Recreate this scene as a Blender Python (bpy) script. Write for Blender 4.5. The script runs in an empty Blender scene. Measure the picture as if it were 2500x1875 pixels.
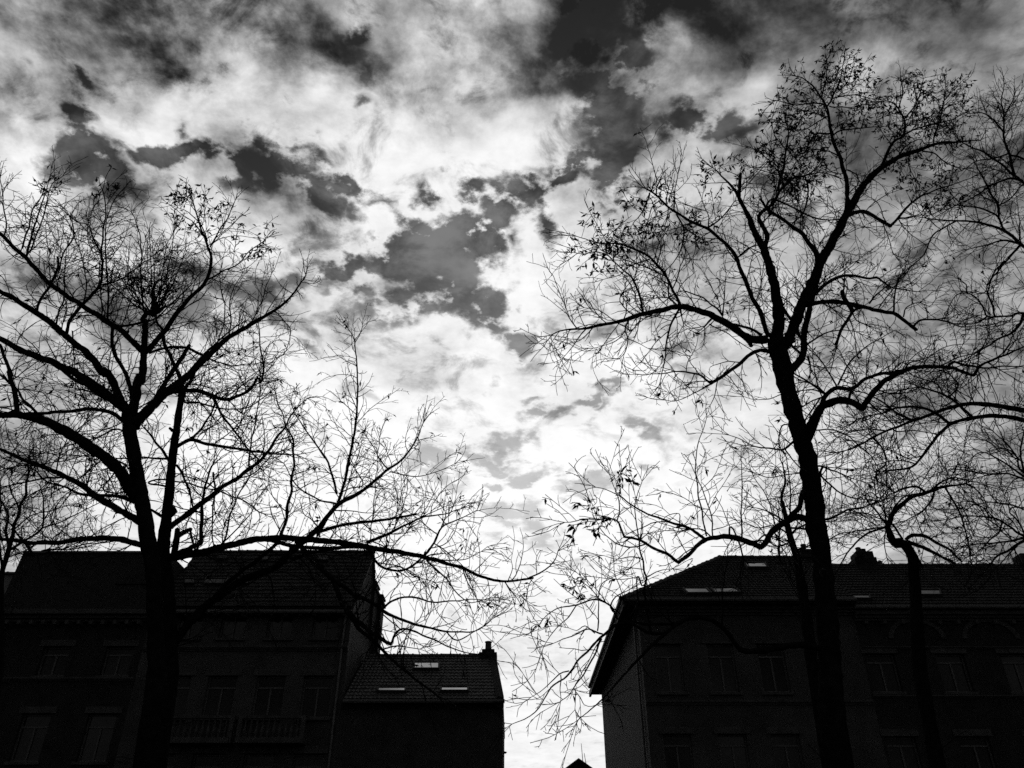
import bpy, math, random
import numpy as np

# ------------------------------------------------------------------ camera
SC = bpy.context.scene
COL = SC.collection
F = 1950.0                       # focal length in photo pixels (2500 wide, about 28 mm)
PITCH = math.radians(33.0)
EYE = 1.6
cd = bpy.data.cameras.new("camera"); cam = bpy.data.objects.new("camera", cd); COL.objects.link(cam)
cam.location = (0, 0, EYE); cam.rotation_euler = (math.radians(90) + PITCH, 0, 0)
cd.sensor_width = 36.0; cd.lens = F / 2500.0 * 36.0; cd.clip_start = 0.1; cd.clip_end = 5000
SC.camera = cam
CP, SP = math.cos(PITCH), math.sin(PITCH)

def ray(px, py):                 # photo pixel -> direction (forward component 1)
    a = (px - 1250.0) / F; b = (937.5 - py) / F
    return np.array([a, CP - b * SP, SP + b * CP])

def at(px, py, Y):               # point where the pixel's ray meets the upright plane y = Y
    d = ray(px, py); t = Y / d[1]
    return np.array([d[0] * t, Y, EYE + d[2] * t]), t

# ------------------------------------------------------------------ exposure
vs = SC.view_settings
vs.view_transform = 'Standard'; vs.look = 'None'; vs.gamma = 1.0; vs.use_curve_mapping = False
vs.exposure = -1.74              # exposed for the bright clouds, houses and trees sink into black
EXPO = 2 ** vs.exposure
SC.render.engine = 'CYCLES'
SC.cycles.max_bounces = 2; SC.cycles.diffuse_bounces = 1; SC.cycles.glossy_bounces = 2
SC.cycles.use_adaptive_sampling = True; SC.cycles.adaptive_threshold = 0.015; SC.cycles.adaptive_min_samples = 12
SC.cycles.use_denoising = False

# ------------------------------------------------------------------ sky
SUN_EL = 24.0
world = bpy.data.worlds.new("World"); SC.world = world; world.use_nodes = True
NT = world.node_tree; NT.nodes.clear()
def N(kind, **kw):
    n = NT.nodes.new(kind)
    for k, v in kw.items(): setattr(n, k, v)
    return n
def link(a, b): NT.links.new(a, b)
def setin(s, v):
    if hasattr(v, 'is_output') or isinstance(v, bpy.types.NodeSocket): link(v, s)
    else: s.default_value = v
def M(op, a, b=0.0, c=0.0, clamp=False):
    n = N('ShaderNodeMath', operation=op, use_clamp=clamp)
    setin(n.inputs[0], a); setin(n.inputs[1], b); setin(n.inputs[2], c)
    return n.outputs[0]
def VM(op, a, b=None, scale=None):
    n = N('ShaderNodeVectorMath', operation=op)
    setin(n.inputs[0], a)
    if b is not None: setin(n.inputs[1], b)
    if scale is not None: setin(n.inputs['Scale'], scale)
    return n.outputs['Value'] if op in ('LENGTH', 'DOT_PRODUCT') else n.outputs['Vector']
def SMOOTH(v, lo, hi, a=0.0, b=1.0, kind='SMOOTHSTEP'):
    n = N('ShaderNodeMapRange', interpolation_type=kind)
    setin(n.inputs['Value'], v); n.inputs['From Min'].default_value = lo; n.inputs['From Max'].default_value = hi
    n.inputs['To Min'].default_value = a; n.inputs['To Max'].default_value = b
    return n.outputs['Result']
def MIX(f, a, b):
    n = N('ShaderNodeMix', data_type='FLOAT')
    setin(n.inputs[0], f); setin(n.inputs[2], a); setin(n.inputs[3], b)
    return n.outputs[0]
def COMB(x, y, z=0.0):
    n = N('ShaderNodeCombineXYZ')
    setin(n.inputs[0], x); setin(n.inputs[1], y); setin(n.inputs[2], z)
    return n.outputs[0]
def NOISE(vec, scale, detail=6, rough=0.55, dist=0.0, out='Fac'):
    n = N('ShaderNodeTexNoise', noise_dimensions='3D')
    setin(n.inputs['Vector'], vec); n.inputs['Scale'].default_value = scale
    n.inputs['Detail'].default_value = detail; n.inputs['Roughness'].default_value = rough
    n.inputs['Distortion'].default_value = dist
    return n.outputs[out]

def pix_azel(px, py):
    d = ray(px, py); d = d / np.linalg.norm(d)
    return math.degrees(math.atan2(d[0], d[1])), math.degrees(math.asin(d[2]))
def azel_pix(az, el):
    a, e = math.radians(az), math.radians(el)
    d = np.array([math.sin(a) * math.cos(e), math.cos(a) * math.cos(e), math.sin(e)])
    fwd = d[1] * CP + d[2] * SP
    return 1250 + F * d[0] / fwd, 937.5 - F * (-d[1] * SP + d[2] * CP) / fwd

# how bright the cloud layer is over the town, 0 to 10, every 100 photo pixels; read off by eye
TONE = [
 [6,4.5,4,2.5,2.5,3,2,2,6,9,7,8,2.5,5,1.5,1.5,2.5,2,2,2,3,4,3,3.5,4,5],
 [7.5,7,6,5,3.5,4,6.5,4.5,3,2.5,4,3,6,7,4,2.5,4,4.5,4.5,4,3.5,2.5,3.5,4,3.5,4],
 [6,8,6,7,8.5,8,8,6.5,9,5,6,6.5,5,4,4,2.5,6,5.5,6,8,3,7.5,6,5.5,5,4.5],
 [4.5,6.5,7,8.5,9,8,7,9,7,9,8,7.5,9,8.5,7.5,4,5,5,5.5,4.5,3,4,6,4,3.5,3],
 [8.5,9,7,6,7,7,5,4,8,9.5,9.5,9.5,9.5,9,7,5,7,8,6,3.5,3.5,3.5,4.5,4,3.5,4],
 [8,8,6,6.5,5.5,8,7,5,5.5,9,9,9,9,8,7.5,7,8,5.5,5,5,8,4.5,7,5,4,3.5],
 [7,6,8,8,9,9,9.5,9.5,9.5,9,8.5,8.5,9,9,9,8.5,7,6,6,7,6,5,4.5,4.5,5,5],
 [7,5,5,8,6,4,4,7,6.5,8,6,6,9.5,9.5,8,8,7.5,7,6.5,7,6,6,6,4.5,5,4.5],
 [6,8,8,5,6,7,8,9,8.5,6.5,8.5,9.5,9,9.5,8.5,7,8,7,7.5,7,7,4.5,4.5,6,4.5,6],
 [7,6,5,6,8,9,9,9,9,9,7,8,8.5,8.5,9.5,9.5,9.5,6.5,8,8,7,7,6,5.5,5.5,5],
 [6,6,6,8,9,8.5,9.5,9.5,9.5,9.5,9.7,9.7,9.7,8.8,8.8,9,9,8,8,8,8,7,5,5.5,5.5,5],
 [5,6,7,9,9.5,9.5,9.5,9.7,9.7,9.8,9.7,9.8,9.5,9.8,10,10,9.7,9,8.5,8.5,8,7.5,7,7.5,6.5,5],
 [6,7,8.5,9,9.5,9.5,9.5,9.5,9.5,9.5,9.5,9.8,9.7,9.7,9.8,9.8,9.6,9.4,9,8.5,8,7.5,7,6.5,6,5],
 [6.5,7,8,8.5,9,9.2,9.4,9.5,9.5,9.5,9.5,9.6,9.6,9.4,9.6,9.6,9.5,9.2,8.7,8.2,8,7.5,6.5,6,6,5],
 [6.5,7,8,8.5,9,9.2,9.4,9.4,9.4,9.4,9.4,9.5,9.5,9.3,9.4,9.4,9.3,9.2,8.7,8.2,8,7.5,6.5,6,6,5],
 [6.5,7,8,8.5,9,9.2,9.2,9.2,9.2,9.2,9.2,9.2,9.2,9.0,9.0,9.2,9.2,9,8.7,8.2,8,7.5,6.5,6,6,5],
 [6.5,7,8,8.5,9,9.2,9.2,9.2,9.2,9.2,9.2,9,8.8,8.5,8.8,9,9,9,8.7,8.2,8,7.5,6.5,6,6,5],
 [6.5,7,8,8.5,9,9.2,9.2,9.2,9.2,9.2,9.2,9.2,9.2,9.3,9.3,9.2,9.2,9,8.7,8.2,8,7.5,6.5,6,6,5],
 [6.5,7,8,8.5,9,9.2,9.2,9.2,9.2,9.2,9.2,9.2,9.0,9.0,9.0,9,9,9,8.7,8.2,8,7.5,6.5,6,6,5],
]
TG = np.array(TONE) / 10.0
TG[0:5, 18:] += 0.07; TG[5:9, 19:] += 0.03
def tone_at(px, py):
    x = min(max(px / 100.0, 0), 24.999); y = min(max(py / 100.0, 0), TG.shape[0] - 1.001)
    i, j = int(y), int(x); u, v = x - j, y - i
    return (TG[i, j] * (1 - u) + TG[i, j + 1] * u) * (1 - v) + (TG[i + 1, j] * (1 - u) + TG[i + 1, j + 1] * u) * v

# openings in the cloud layer with clear sky behind: photo px centre, half widths, tilt (deg), depth
GAPS = [
 (195,168,36,26,20,.8),(182,278,46,30,0,1),(188,350,66,44,0,1.2),(205,400,80,50,10,1.2),(275,450,60,46,30,1),
 (60,160,60,24,30,.45),(50,215,22,30,0,.4),
 (430,360,130,32,0,1.1),(580,375,120,44,8,1.1),(700,405,110,50,14,1.1),(790,455,70,40,25,1),(620,430,120,34,10,.7),
 (840,425,46,17,10,.8),(892,455,50,18,28,.8),(870,512,22,46,-30,.7),(375,520,30,26,40,.5),(540,215,34,16,-35,.6),(460,290,26,34,-40,.6),
 (615,305,40,14,12,.6),(780,320,24,20,30,.5),(890,255,18,24,0,.6),
 (1062,462,34,38,0,.9),(1150,476,48,16,8,.8),(960,495,36,14,12,.5),
 (880,70,30,50,0,.8),(905,160,36,40,0,.6),(860,110,60,34,20,.7),
 (1360,85,40,60,0,.7),(1430,50,80,120,0,1.2),(1475,150,80,110,0,1.3),(1470,240,60,80,0,1),(1515,235,44,60,0,1),(1500,290,64,60,0,1.1),
 (1395,220,26,50,0,.5),(1485,325,50,40,0,.9),(1505,400,56,70,0,1.2),(1425,418,90,26,-6,1.1),(1500,470,52,50,0,1),(1370,468,60,24,-8,.9),
 (1300,492,66,32,-6,1),(1332,545,22,50,-20,.8),(1215,530,48,44,-30,1.1),(1140,572,74,40,0,1.2),(1188,612,34,46,-20,1),(1252,610,24,46,0,.6),
 (1010,560,40,30,40,.9),
 (1000,622,100,46,0,1.2),(1085,640,80,54,10,1.2),(1115,700,54,70,-10,1.2),(1000,735,130,44,-4,.9),(845,655,90,30,-6,1),(870,702,110,34,0,.7),(1060,690,70,60,0,.9),
 (1178,755,46,44,-20,1.2),(1205,792,32,26,0,1),(1268,842,28,36,-20,1),(1240,830,14,26,20,.6),(1260,905,44,34,0,.45),(1190,952,16,14,0,.5),(1260,735,16,10,0,.5),
 (1720,300,130,40,-4,1),(1640,318,70,34,0,.7),(1765,210,28,60,20,.5),(1650,205,50,18,10,.4),(1440,465,50,24,0,.6),
 (1340,1018,46,15,-8,1),(1440,982,54,14,-18,.9),(1462,998,34,12,-20,.7),(1520,958,60,13,-10,.8),(1562,1042,48,20,25,.9),(1305,985,34,12,-10,.6),(1440,1034,28,12,20,.5),
 (1178,1112,44,22,20,1),(1240,1092,56,26,-20,1),(1215,1142,48,12,0,.9),(1262,1068,20,20,0,.7),
 (1060,1128,54,30,0,.9),(1100,1175,46,26,20,.8),(1204,1184,28,10,0,.9),(1284,1162,46,14,-15,.9),(1345,1152,34,9,5,.6),(1425,1182,54,17,-4,1),(1500,1190,30,12,20,.6),
 (1225,1256,52,20,10,.9),(1300,1262,26,36,-15,1),(1270,1268,30,14,10,.7),(1316,1326,34,15,0,.7),(1572,1134,20,12,20,.7),(1400,1226,22,10,0,.6),(1410,1380,44,12,-10,.5),(1190,1318,30,12,0,.5),
 (1652,868,40,38,0,.8),(1500,832,80,30,0,.7),(1690,920,30,24,0,.6),(1420,820,40,14,-8,.6),(1380,822,16,10,0,.5),(1350,798,30,16,0,.5),(1780,935,30,26,0,.6),(1660,960,50,30,0,.4),
 (440,662,110,36,0,.9),(580,700,120,40,8,1),(500,760,80,60,0,.8),(200,705,60,46,0,.8),(255,770,70,50,20,.7),(75,700,50,36,0,.7),(672,775,40,24,20,.8),(90,905,60,36,0,.6),(740,832,40,18,20,.7),(700,690,40,30,0,.7),
 (1750,860,40,40,0,.4),(2230,850,90,70,0,.6),(2010,830,40,50,0,.5),(2220,1010,110,36,0,.6),(1990,930,50,50,0,.5),
]

tc = N('ShaderNodeTexCoord')
DIR = VM('NORMALIZE', tc.outputs['Generated'])
sep = N('ShaderNodeSeparateXYZ'); link(DIR, sep.inputs[0])
dx, dy, dz = sep.outputs
AZ = M('MULTIPLY', M('ARCTAN2', dx, dy), 57.29578)
EL = M('MULTIPLY', M('ARCSINE', dz), 57.29578)
den = M('ADD', M('MAXIMUM', dz, 0.0), 0.16)
PL = COMB(M('DIVIDE', dx, den), M('DIVIDE', dy, den), 0.0)      # the flat cloud layer overhead
near = M('ADD', M('MULTIPLY', M('MAXIMUM', dz, 0.0), 1.25), 0.12)   # cloud detail shrinks towards the horizon
def centred(v): return VM('SUBTRACT', v, (0.5, 0.5, 0.5))
W1 = VM('SCALE', centred(NOISE(PL, 5.0, 3, 0.5, out='Color')), scale=M('MULTIPLY', near, 7.5))
W2 = VM('SCALE', centred(NOISE(VM('ADD', PL, (7.3, 2.1, 4.4)), 15.0, 7, 0.58, out='Color')), scale=M('MULTIPLY', near, 5.0))
AE = COMB(AZ, EL)
AEt = VM('ADD', AE, VM('ADD', W1, VM('SCALE', W2, scale=0.6)))
AEg = VM('ADD', AE, VM('ADD', VM('SCALE', W1, scale=0.45), W2))
st = N('ShaderNodeSeparateXYZ'); link(AEt, st.inputs[0])
azn = M('DIVIDE', M('ADD', st.outputs[0], 50.0), 100.0)
els = np.linspace(5, 60, 20)
azs = np.linspace(-50, 50, 32)
tone = None
for i, e in enumerate(els):
    cr = N('ShaderNodeValToRGB'); r = cr.color_ramp; r.interpolation = 'EASE'
    for k, a in enumerate(azs):
        if k < 2: el_ = r.elements[k]; el_.position = k / 31.0
        else: el_ = r.elements.new(k / 31.0)
    for k, a in enumerate(azs):
        v = tone_at(*azel_pix(a, e)); r.elements[k].position = k / 31.0; r.elements[k].color = (v, v, v, 1)
    link(azn, cr.inputs[0])
    s_ = N('ShaderNodeSeparateColor'); link(cr.outputs[0], s_.inputs[0])
    tone = s_.outputs[0] if tone is None else MIX(SMOOTH(st.outputs[1], els[i - 1], e), tone, s_.outputs[0])
# beyond the part of the sky in the photograph the same broken cloud simply goes on
away = M('MAXIMUM', SMOOTH(M('ABSOLUTE', AZ), 46, 70), SMOOTH(EL, 58, 74))
far_tone = SMOOTH(NOISE(PL, 1.6, 4, 0.5), 0.35, 0.65, 0.22, 0.56)
tone = MIX(away, tone, far_tone)
fb = M('SUBTRACT', NOISE(VM('ADD', PL, (1.7, 9.2, 3.3)), 7.5, 9, 0.6, 0.35), 0.5)
fb2 = M('SUBTRACT', NOISE(VM('ADD', PL, (4.7, 3.2, 8.3)), 30.0, 6, 0.6), 0.5)
amp = M('MULTIPLY', M('SUBTRACT', 1.14, tone), M('MULTIPLY', SMOOTH(AZ, 4, 26, 2.1, 1.25), SMOOTH(EL, 8, 40, 0.55, 1.0)))      # white parts are burnt out, grey parts show their billows
tone = M('ADD', M('SUBTRACT', tone, M('MULTIPLY', amp, 0.012)), M('MULTIPLY', fb, amp))
tone = M('ADD', tone, M('MULTIPLY', fb2, M('MULTIPLY', amp, 0.45)))
fleck = SMOOTH(NOISE(VM('ADD', PL, (2.2, 5.1, 0.7)), 11.0, 7, 0.62, 0.4), 0.52, 0.72)
tone = M('SUBTRACT', tone, M('MULTIPLY', fleck, SMOOTH(EL, 14, 42, 0.12, 0.30)))
tone = M('MAXIMUM', tone, 0.1)
tone = MIX(0.55, tone, SMOOTH(tone, 0.10, 0.95, 0.20, 0.985))     # contrasty film
gap = None
for (px, py, rx, ry, tilt, amp) in GAPS:
    a, e = pix_azel(px, py)
    a2, e2 = pix_azel(px + 10, py); a3, e3 = pix_azel(px, py + 10)
    ka = abs(a2 - a) / 10.0; ke = abs(e3 - e) / 10.0
    rot = -math.radians(tilt) + math.atan2(e2 - e, a2 - a)
    mp = N('ShaderNodeMapping', vector_type='TEXTURE')
    mp.inputs['Location'].default_value = (a, e, 0)
    mp.inputs['Rotation'].default_value = (0, 0, rot)
    mp.inputs['Scale'].default_value = (rx * ka * 2.0, ry * ke * 2.0, 1)
    link(AEg, mp.inputs['Vector'])
    g = N('ShaderNodeTexGradient', gradient_type='SPHERICAL'); link(mp.outputs[0], g.inputs[0])
    v = M('MULTIPLY', g.outputs['Fac'], amp * 1.5)
    gap = v if gap is None else M('MAXIMUM', gap, v)
gap = M('ADD', gap, M('MULTIPLY', fb, 0.75))
gap = M('ADD', gap, M('MULTIPLY', fb2, 0.55))
GAPF = M('MULTIPLY', SMOOTH(gap, 0.24, 0.86), M('MULTIPLY', SMOOTH(fb, -0.12, 0.14, 1.0, 0.84), SMOOTH(EL, 22, 44, 0.58, 1.0)))
sky = N('ShaderNodeTexSky', sky_type='NISHITA', sun_disc=False)
sky.sun_elevation = math.radians(SUN_EL); sky.sun_rotation = 0.0
rgb = N('ShaderNodeSeparateColor'); link(sky.outputs[0], rgb.inputs[0])
SKY_STR = 0.05
clear = M('MULTIPLY', rgb.outputs[0], 0.8)                                # a red filter on black-and-white film: blue goes dark
cloud = M('MULTIPLY', M('POWER', M('MAXIMUM', tone, 0.02), 2.25), 1.06 / EXPO / SKY_STR)
out = MIX(GAPF, cloud, clear)
gc = N('ShaderNodeCombineColor')
for k in range(3): link(out, gc.inputs[k])
bg = N('ShaderNodeBackground'); link(gc.outputs[0], bg.inputs[0]); bg.inputs[1].default_value = SKY_STR
wo = N('ShaderNodeOutputWorld'); link(bg.outputs[0], wo.inputs[0])
world.cycles.sampling_method = 'NONE'          # light comes from the whole sky: plain scattering finds it

# ------------------------------------------------------------------ sun, veiled by cloud, ahead of the camera
sl = bpy.data.lights.new("sun", 'SUN'); sl.energy = 0.5; sl.angle = math.radians(18); sl.color = (1, .99, .98)
so = bpy.data.objects.new("sun", sl); COL.objects.link(so)
so.rotation_euler = (math.radians(-(90 - SUN_EL)), 0, 0); so.location = (0, 60, 40)

# ------------------------------------------------------------------ materials
def mat(name, base, rough=0.85, var=0.35, scale=6.0, bump=0.25, spec=0.25, bscale=None):
    m = bpy.data.materials.new(name); m.use_nodes = True
    nt = m.node_tree; p = nt.nodes['Principled BSDF']
    tcn = nt.nodes.new('ShaderNodeTexCoord')
    nz = nt.nodes.new('ShaderNodeTexNoise'); nz.inputs['Scale'].default_value = scale; nz.inputs['Detail'].default_value = 6
    nt.links.new(tcn.outputs['Object'], nz.inputs['Vector'])
    cr = nt.nodes.new('ShaderNodeValToRGB')
    a, b = base * (1 - var), base * (1 + var)
    cr.color_ramp.elements[0].position = 0.3; cr.color_ramp.elements[0].color = (a, a, a, 1)
    cr.color_ramp.elements[1].position = 0.7; cr.color_ramp.elements[1].color = (b, b, b, 1)
    nt.links.new(nz.outputs['Fac'], cr.inputs[0]); nt.links.new(cr.outputs[0], p.inputs['Base Color'])
    p.inputs['Roughness'].default_value = rough; p.inputs['Specular IOR Level'].default_value = spec
    if bump:
        n2 = nt.nodes.new('ShaderNodeTexNoise'); n2.inputs['Scale'].default_value = bscale or scale * 4; n2.inputs['Detail'].default_value = 4
        nt.links.new(tcn.outputs['Object'], n2.inputs['Vector'])
        bp = nt.nodes.new('ShaderNodeBump'); bp.inputs['Strength'].default_value = bump; bp.inputs['Distance'].default_value = 0.03
        nt.links.new(n2.outputs['Fac'], bp.inputs['Height']); nt.links.new(bp.outputs[0], p.inputs['Normal'])
    return m
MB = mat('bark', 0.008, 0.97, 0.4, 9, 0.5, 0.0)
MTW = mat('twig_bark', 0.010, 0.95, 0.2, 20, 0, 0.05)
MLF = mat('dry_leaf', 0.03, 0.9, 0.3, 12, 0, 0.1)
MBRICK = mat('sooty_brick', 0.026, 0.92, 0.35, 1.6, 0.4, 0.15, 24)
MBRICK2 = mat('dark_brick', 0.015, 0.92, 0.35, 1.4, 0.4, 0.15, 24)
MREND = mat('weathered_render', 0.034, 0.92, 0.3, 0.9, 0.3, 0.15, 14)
MSTONE = mat('sooty_stone', 0.036, 0.88, 0.3, 3, 0.3, 0.2)
MTILE = mat('clay_pantile', 0.040, 0.8, 0.4, 5, 0.2, 0.3)
MTILE2 = mat('old_dark_pantile', 0.015, 0.85, 0.4, 5, 0.2, 0.2)
MSLATE = mat('slate', 0.010, 0.8, 0.35, 5, 0.2, 0.2)
MWOOD = mat('dark_painted_wood', 0.02, 0.7, 0.2, 6, 0.1, 0.3)
MFRAME = mat('pale_window_paint', 0.05, 0.6, 0.2, 8, 0.05, 0.3)
MZINC = mat('zinc', 0.06, 0.55, 0.3, 5, 0.1, 0.4)
MGROUND = mat('asphalt', 0.03, 0.95, 0.3, 2, 0.4, 0.1)
MPAVE = mat('paving', 0.05, 0.9, 0.25, 3, 0.3, 0.15)
MGRAVEL = mat('dark_gravel', 0.035, 0.95, 0.35, 3, 0.5, 0.1)
def glass(name, ior, rough):
    m = bpy.data.materials.new(name); m.use_nodes = True
    nt = m.node_tree; p = nt.nodes['Principled BSDF']
    p.inputs['Base Color'].default_value = (.006, .006, .006, 1); p.inputs['Roughness'].default_value = rough
    p.inputs['IOR'].default_value = ior; p.inputs['Specular IOR Level'].default_value = 0.5
    tcn = nt.nodes.new('ShaderNodeTexCoord'); nz = nt.nodes.new('ShaderNodeTexNoise'); nz.inputs['Scale'].default_value = 1.3
    nt.links.new(tcn.outputs['Object'], nz.inputs['Vector'])
    bp = nt.nodes.new('ShaderNodeBump'); bp.inputs['Strength'].default_value = 0.06; bp.inputs['Distance'].default_value = 0.05
    nt.links.new(nz.outputs['Fac'], bp.inputs['Height']); nt.links.new(bp.outputs[0], p.inputs['Normal'])
    return m
MGLASS = glass('window_glass', 1.28, 0.12)
MSKYL = glass('skylight_glass', 2.3, 0.08)
MSKYL2 = glass('bright_skylight_glass', 5.5, 0.10)

# ------------------------------------------------------------------ mesh helpers
def link_obj(name, me, parent=None, m=None, kind=None):
    o = bpy.data.objects.new(name, me); COL.objects.link(o)
    if parent is not None: o.parent = parent
    if m is not None and me is not None and not me.materials: me.materials.append(m)
    if kind: o['kind'] = kind
    return o
def np_mesh(name, V, Q, T=None, smooth=True):
    V = np.asarray(V, dtype=np.float32); Q = np.asarray(Q, dtype=np.int32).reshape(-1, 4)
    T = np.zeros((0, 3), np.int32) if T is None else np.asarray(T, dtype=np.int32).reshape(-1, 3)
    me = bpy.data.meshes.new(name)
    me.vertices.add(len(V)); me.vertices.foreach_set('co', V.ravel())
    loops = np.concatenate([Q.ravel(), T.ravel()])
    me.loops.add(len(loops)); me.loops.foreach_set('vertex_index', loops)
    n = len(Q) + len(T); me.polygons.add(n)
    starts = np.concatenate([np.arange(len(Q)) * 4, len(Q) * 4 + np.arange(len(T)) * 3])
    me.polygons.foreach_set('loop_start', starts.astype(np.int32))
    me.polygons.foreach_set('use_smooth', np.full(n, smooth))
    me.update(calc_edges=True); me.validate()
    return me
class MBd:                                        # a small mesh collector
    def __init__(s): s.v = []; s.f = []
    def box(s, a, b):
        (x0, y0, z0), (x1, y1, z1) = a, b; k = len(s.v)
        s.v += [(x0,y0,z0),(x1,y0,z0),(x1,y1,z0),(x0,y1,z0),(x0,y0,z1),(x1,y0,z1),(x1,y1,z1),(x0,y1,z1)]
        s.f += [(k,k+3,k+2,k+1),(k+4,k+5,k+6,k+7),(k,k+1,k+5,k+4),(k+1,k+2,k+6,k+5),(k+2,k+3,k+7,k+6),(k+3,k,k+4,k+7)]
        return s
    def hexa(s, p):                               # eight corners: bottom four then top four
        k = len(s.v); s.v += [tuple(map(float, q)) for q in p]
        s.f += [(k,k+3,k+2,k+1),(k+4,k+5,k+6,k+7),(k,k+1,k+5,k+4),(k+1,k+2,k+6,k+5),(k+2,k+3,k+7,k+6),(k+3,k,k+4,k+7)]
        return s
    def prism(s, poly, d):                        # planar polygon pushed along d
        k = len(s.v); n = len(poly); d = np.array(d)
        s.v += [tuple(map(float, q)) for q in poly] + [tuple(map(float, np.array(q) + d)) for q in poly]
        s.f += [tuple(range(k, k + n)), tuple(range(k + 2 * n - 1, k + n - 1, -1))]
        s.f += [(k + i, k + n + i, k + n + (i + 1) % n, k + (i + 1) % n) for i in range(n)]
        return s
    def lathe(s, c, prof, n=10):
        k = len(s.v)
        for (r, z) in prof:
            for i in range(n):
                a = 2 * math.pi * i / n; s.v.append((c[0] + r * math.cos(a), c[1] + r * math.sin(a), c[2] + z))
        for j in range(len(prof) - 1):
            for i in range(n):
                s.f.append((k + j*n + i, k + j*n + (i+1) % n, k + (j+1)*n + (i+1) % n, k + (j+1)*n + i))
        s.f.append(tuple(k + (len(prof)-1)*n + i for i in range(n))); s.f.append(tuple(k + i for i in reversed(range(n))))
        return s
    def mesh(s, name):
        me = bpy.data.meshes.new(name); me.from_pydata(s.v, [], s.f); me.update(); return me
    def build(s, name, m, parent=None, bevel=0.0, kind=None):
        o = link_obj(name, s.mesh(name), parent, m, kind)
        if bevel:
            b = o.modifiers.new('bevel', 'BEVEL'); b.width = bevel; b.segments = 1; b.limit_method = 'ANGLE'
        return o
def tube(pts, rad, sides):
    P = np.asarray(pts); R = np.asarray(rad)
    t = np.gradient(P, axis=0); t /= np.linalg.norm(t, axis=1, keepdims=True) + 1e-9
    m = np.abs(t.mean(0)); ref = np.zeros(3)
    ref[1 if m[1] < 0.75 * max(m[0], m[2]) else (0 if m[0] < m[2] else 2)] = 1
    u = np.cross(t, ref); u /= np.linalg.norm(u, axis=1, keepdims=True) + 1e-9
    v = np.cross(t, u)
    a = np.arange(sides) * 2 * math.pi / sides
    ring = np.cos(a)[None, :, None] * u[:, None, :] + np.sin(a)[None, :, None] * v[:, None, :]
    Rr = R if R.ndim == 2 else R[:, None]
    V = (P[:, None, :] + ring * Rr[..., None]).reshape(-1, 3)
    n = len(P)
    i = (np.arange(n - 1)[:, None] * sides + np.arange(sides)[None, :])
    j = (np.arange(n - 1)[:, None] * sides + (np.arange(sides)[None, :] + 1) % sides)
    Q = np.stack([i, j, j + sides, i + sides], -1).reshape(-1, 4)
    return V, Q
def thing(name, label, cat, loc=(0, 0, 0), group=None):
    o = link_obj(name, None); o.location = loc; o['label'] = label; o['category'] = cat
    if group: o['group'] = group
    return o

# ------------------------------------------------------------------ ground
def slab(name, x0, x1, y0, y1, z, m, depth=0.0):
    b = MBd()
    if depth: b.box((x0, y0, z - depth), (x1, y1, z))
    else: b.v = [(x0,y0,z),(x1,y0,z),(x1,y1,z),(x0,y1,z)]; b.f = [(0,1,2,3)]
    return b.build(name, m, kind='structure')
YF = 35.0                                          # plane of the house fronts
slab('ground', -1500, 1500, -1500, 1500, 0.0, MGRAVEL)
slab('road', -70, 70, 24.0, 32.0, 0.004, MGROUND)
slab('pavement', -70, 70, 32.0, YF + 0.3, 0.13, MPAVE, 0.13)
slab('side_street', -1.0 * 0.4, 5.3, YF + 0.3, 90, 0.004, MGROUND)

# ------------------------------------------------------------------ houses
def fac(px, py, Y=YF):
    p, t = at(px, py, Y); return p[0], p[2]
rng = random.Random(4)

def wall_front(name, x0, x1, z0, z1, openings, parent, m, y=YF, th=0.35):
    """a wall with real openings: solid cells between them"""
    xs = sorted({x0, x1, *[o[0] for o in openings], *[o[1] for o in openings]})
    zs = sorted({z0, z1, *[o[2] for o in openings], *[o[3] for o in openings]})
    b = MBd()
    for j in range(len(zs) - 1):
        run = None
        for i in range(len(xs) - 1):
            cx, cz = (xs[i] + xs[i+1]) / 2, (zs[j] + zs[j+1]) / 2
            hole = any(o[0] < cx < o[1] and o[2] < cz < o[3] for o in openings)
            if hole:
                if run is not None: b.box((run, y, zs[j]), (xs[i], y + th, zs[j+1])); run = None
            elif run is None: run = xs[i]
        if run is not None: b.box((run, y, zs[j]), (xs[-1], y + th, zs[j+1]))
    return b.build(name, m, parent)

def window(parent, o, y=YF, mull=1, transom=0.7, sill=True, lintel=True, stone=None):
    x0, x1, z0, z1 = o; w = 0.07; yb = y + 0.16; stone = stone or MSTONE
    f = MBd()
    f.box((x0, yb, z0), (x0 + w, yb + .08, z1)); f.box((x1 - w, yb, z0), (x1, yb + .08, z1))
    f.box((x0 + w, yb, z0), (x1 - w, yb + .08, z0 + w)); f.box((x0 + w, yb, z1 - w), (x1 - w, yb + .08, z1))
    zt = z0 + (z1 - z0) * transom
    if transom: f.box((x0 + w, yb - .005, zt - w / 2), (x1 - w, yb + .075, zt + w / 2))
    top = zt - w / 2 if transom else z1 - w
    for k in range(mull):
        xm = x0 + (x1 - x0) * (k + 1) / (mull + 1)
        f.box((xm - w / 2, yb + .003, z0 + w), (xm + w / 2, yb + .083, top))
    win = f.build('window', MFRAME, parent)
    g = MBd().box((x0 + w * .9, yb + .05, z0 + w * .9), (x1 - w * .9, yb + .06, z1 - w * .9)); g.build('pane', MGLASS, win)
    c = MBd(); c.box((x0 + .12, yb + .2, z0 + .1), (x0 + (x1 - x0) * .36, yb + .23, z1 - .1)); c.build('curtain', MFRAME, win)
    if sill: MBd().box((x0 - .1, y - .10, z0 - .12), (x1 + .1, y + .155, z0 - .002)).build('sill', stone, win, .01)
    if lintel: MBd().box((x0 - .16, y - .05, z1 + .002), (x1 + .16, y + .10, z1 + .26)).build('lintel', stone, win, .01)
    return win

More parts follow.
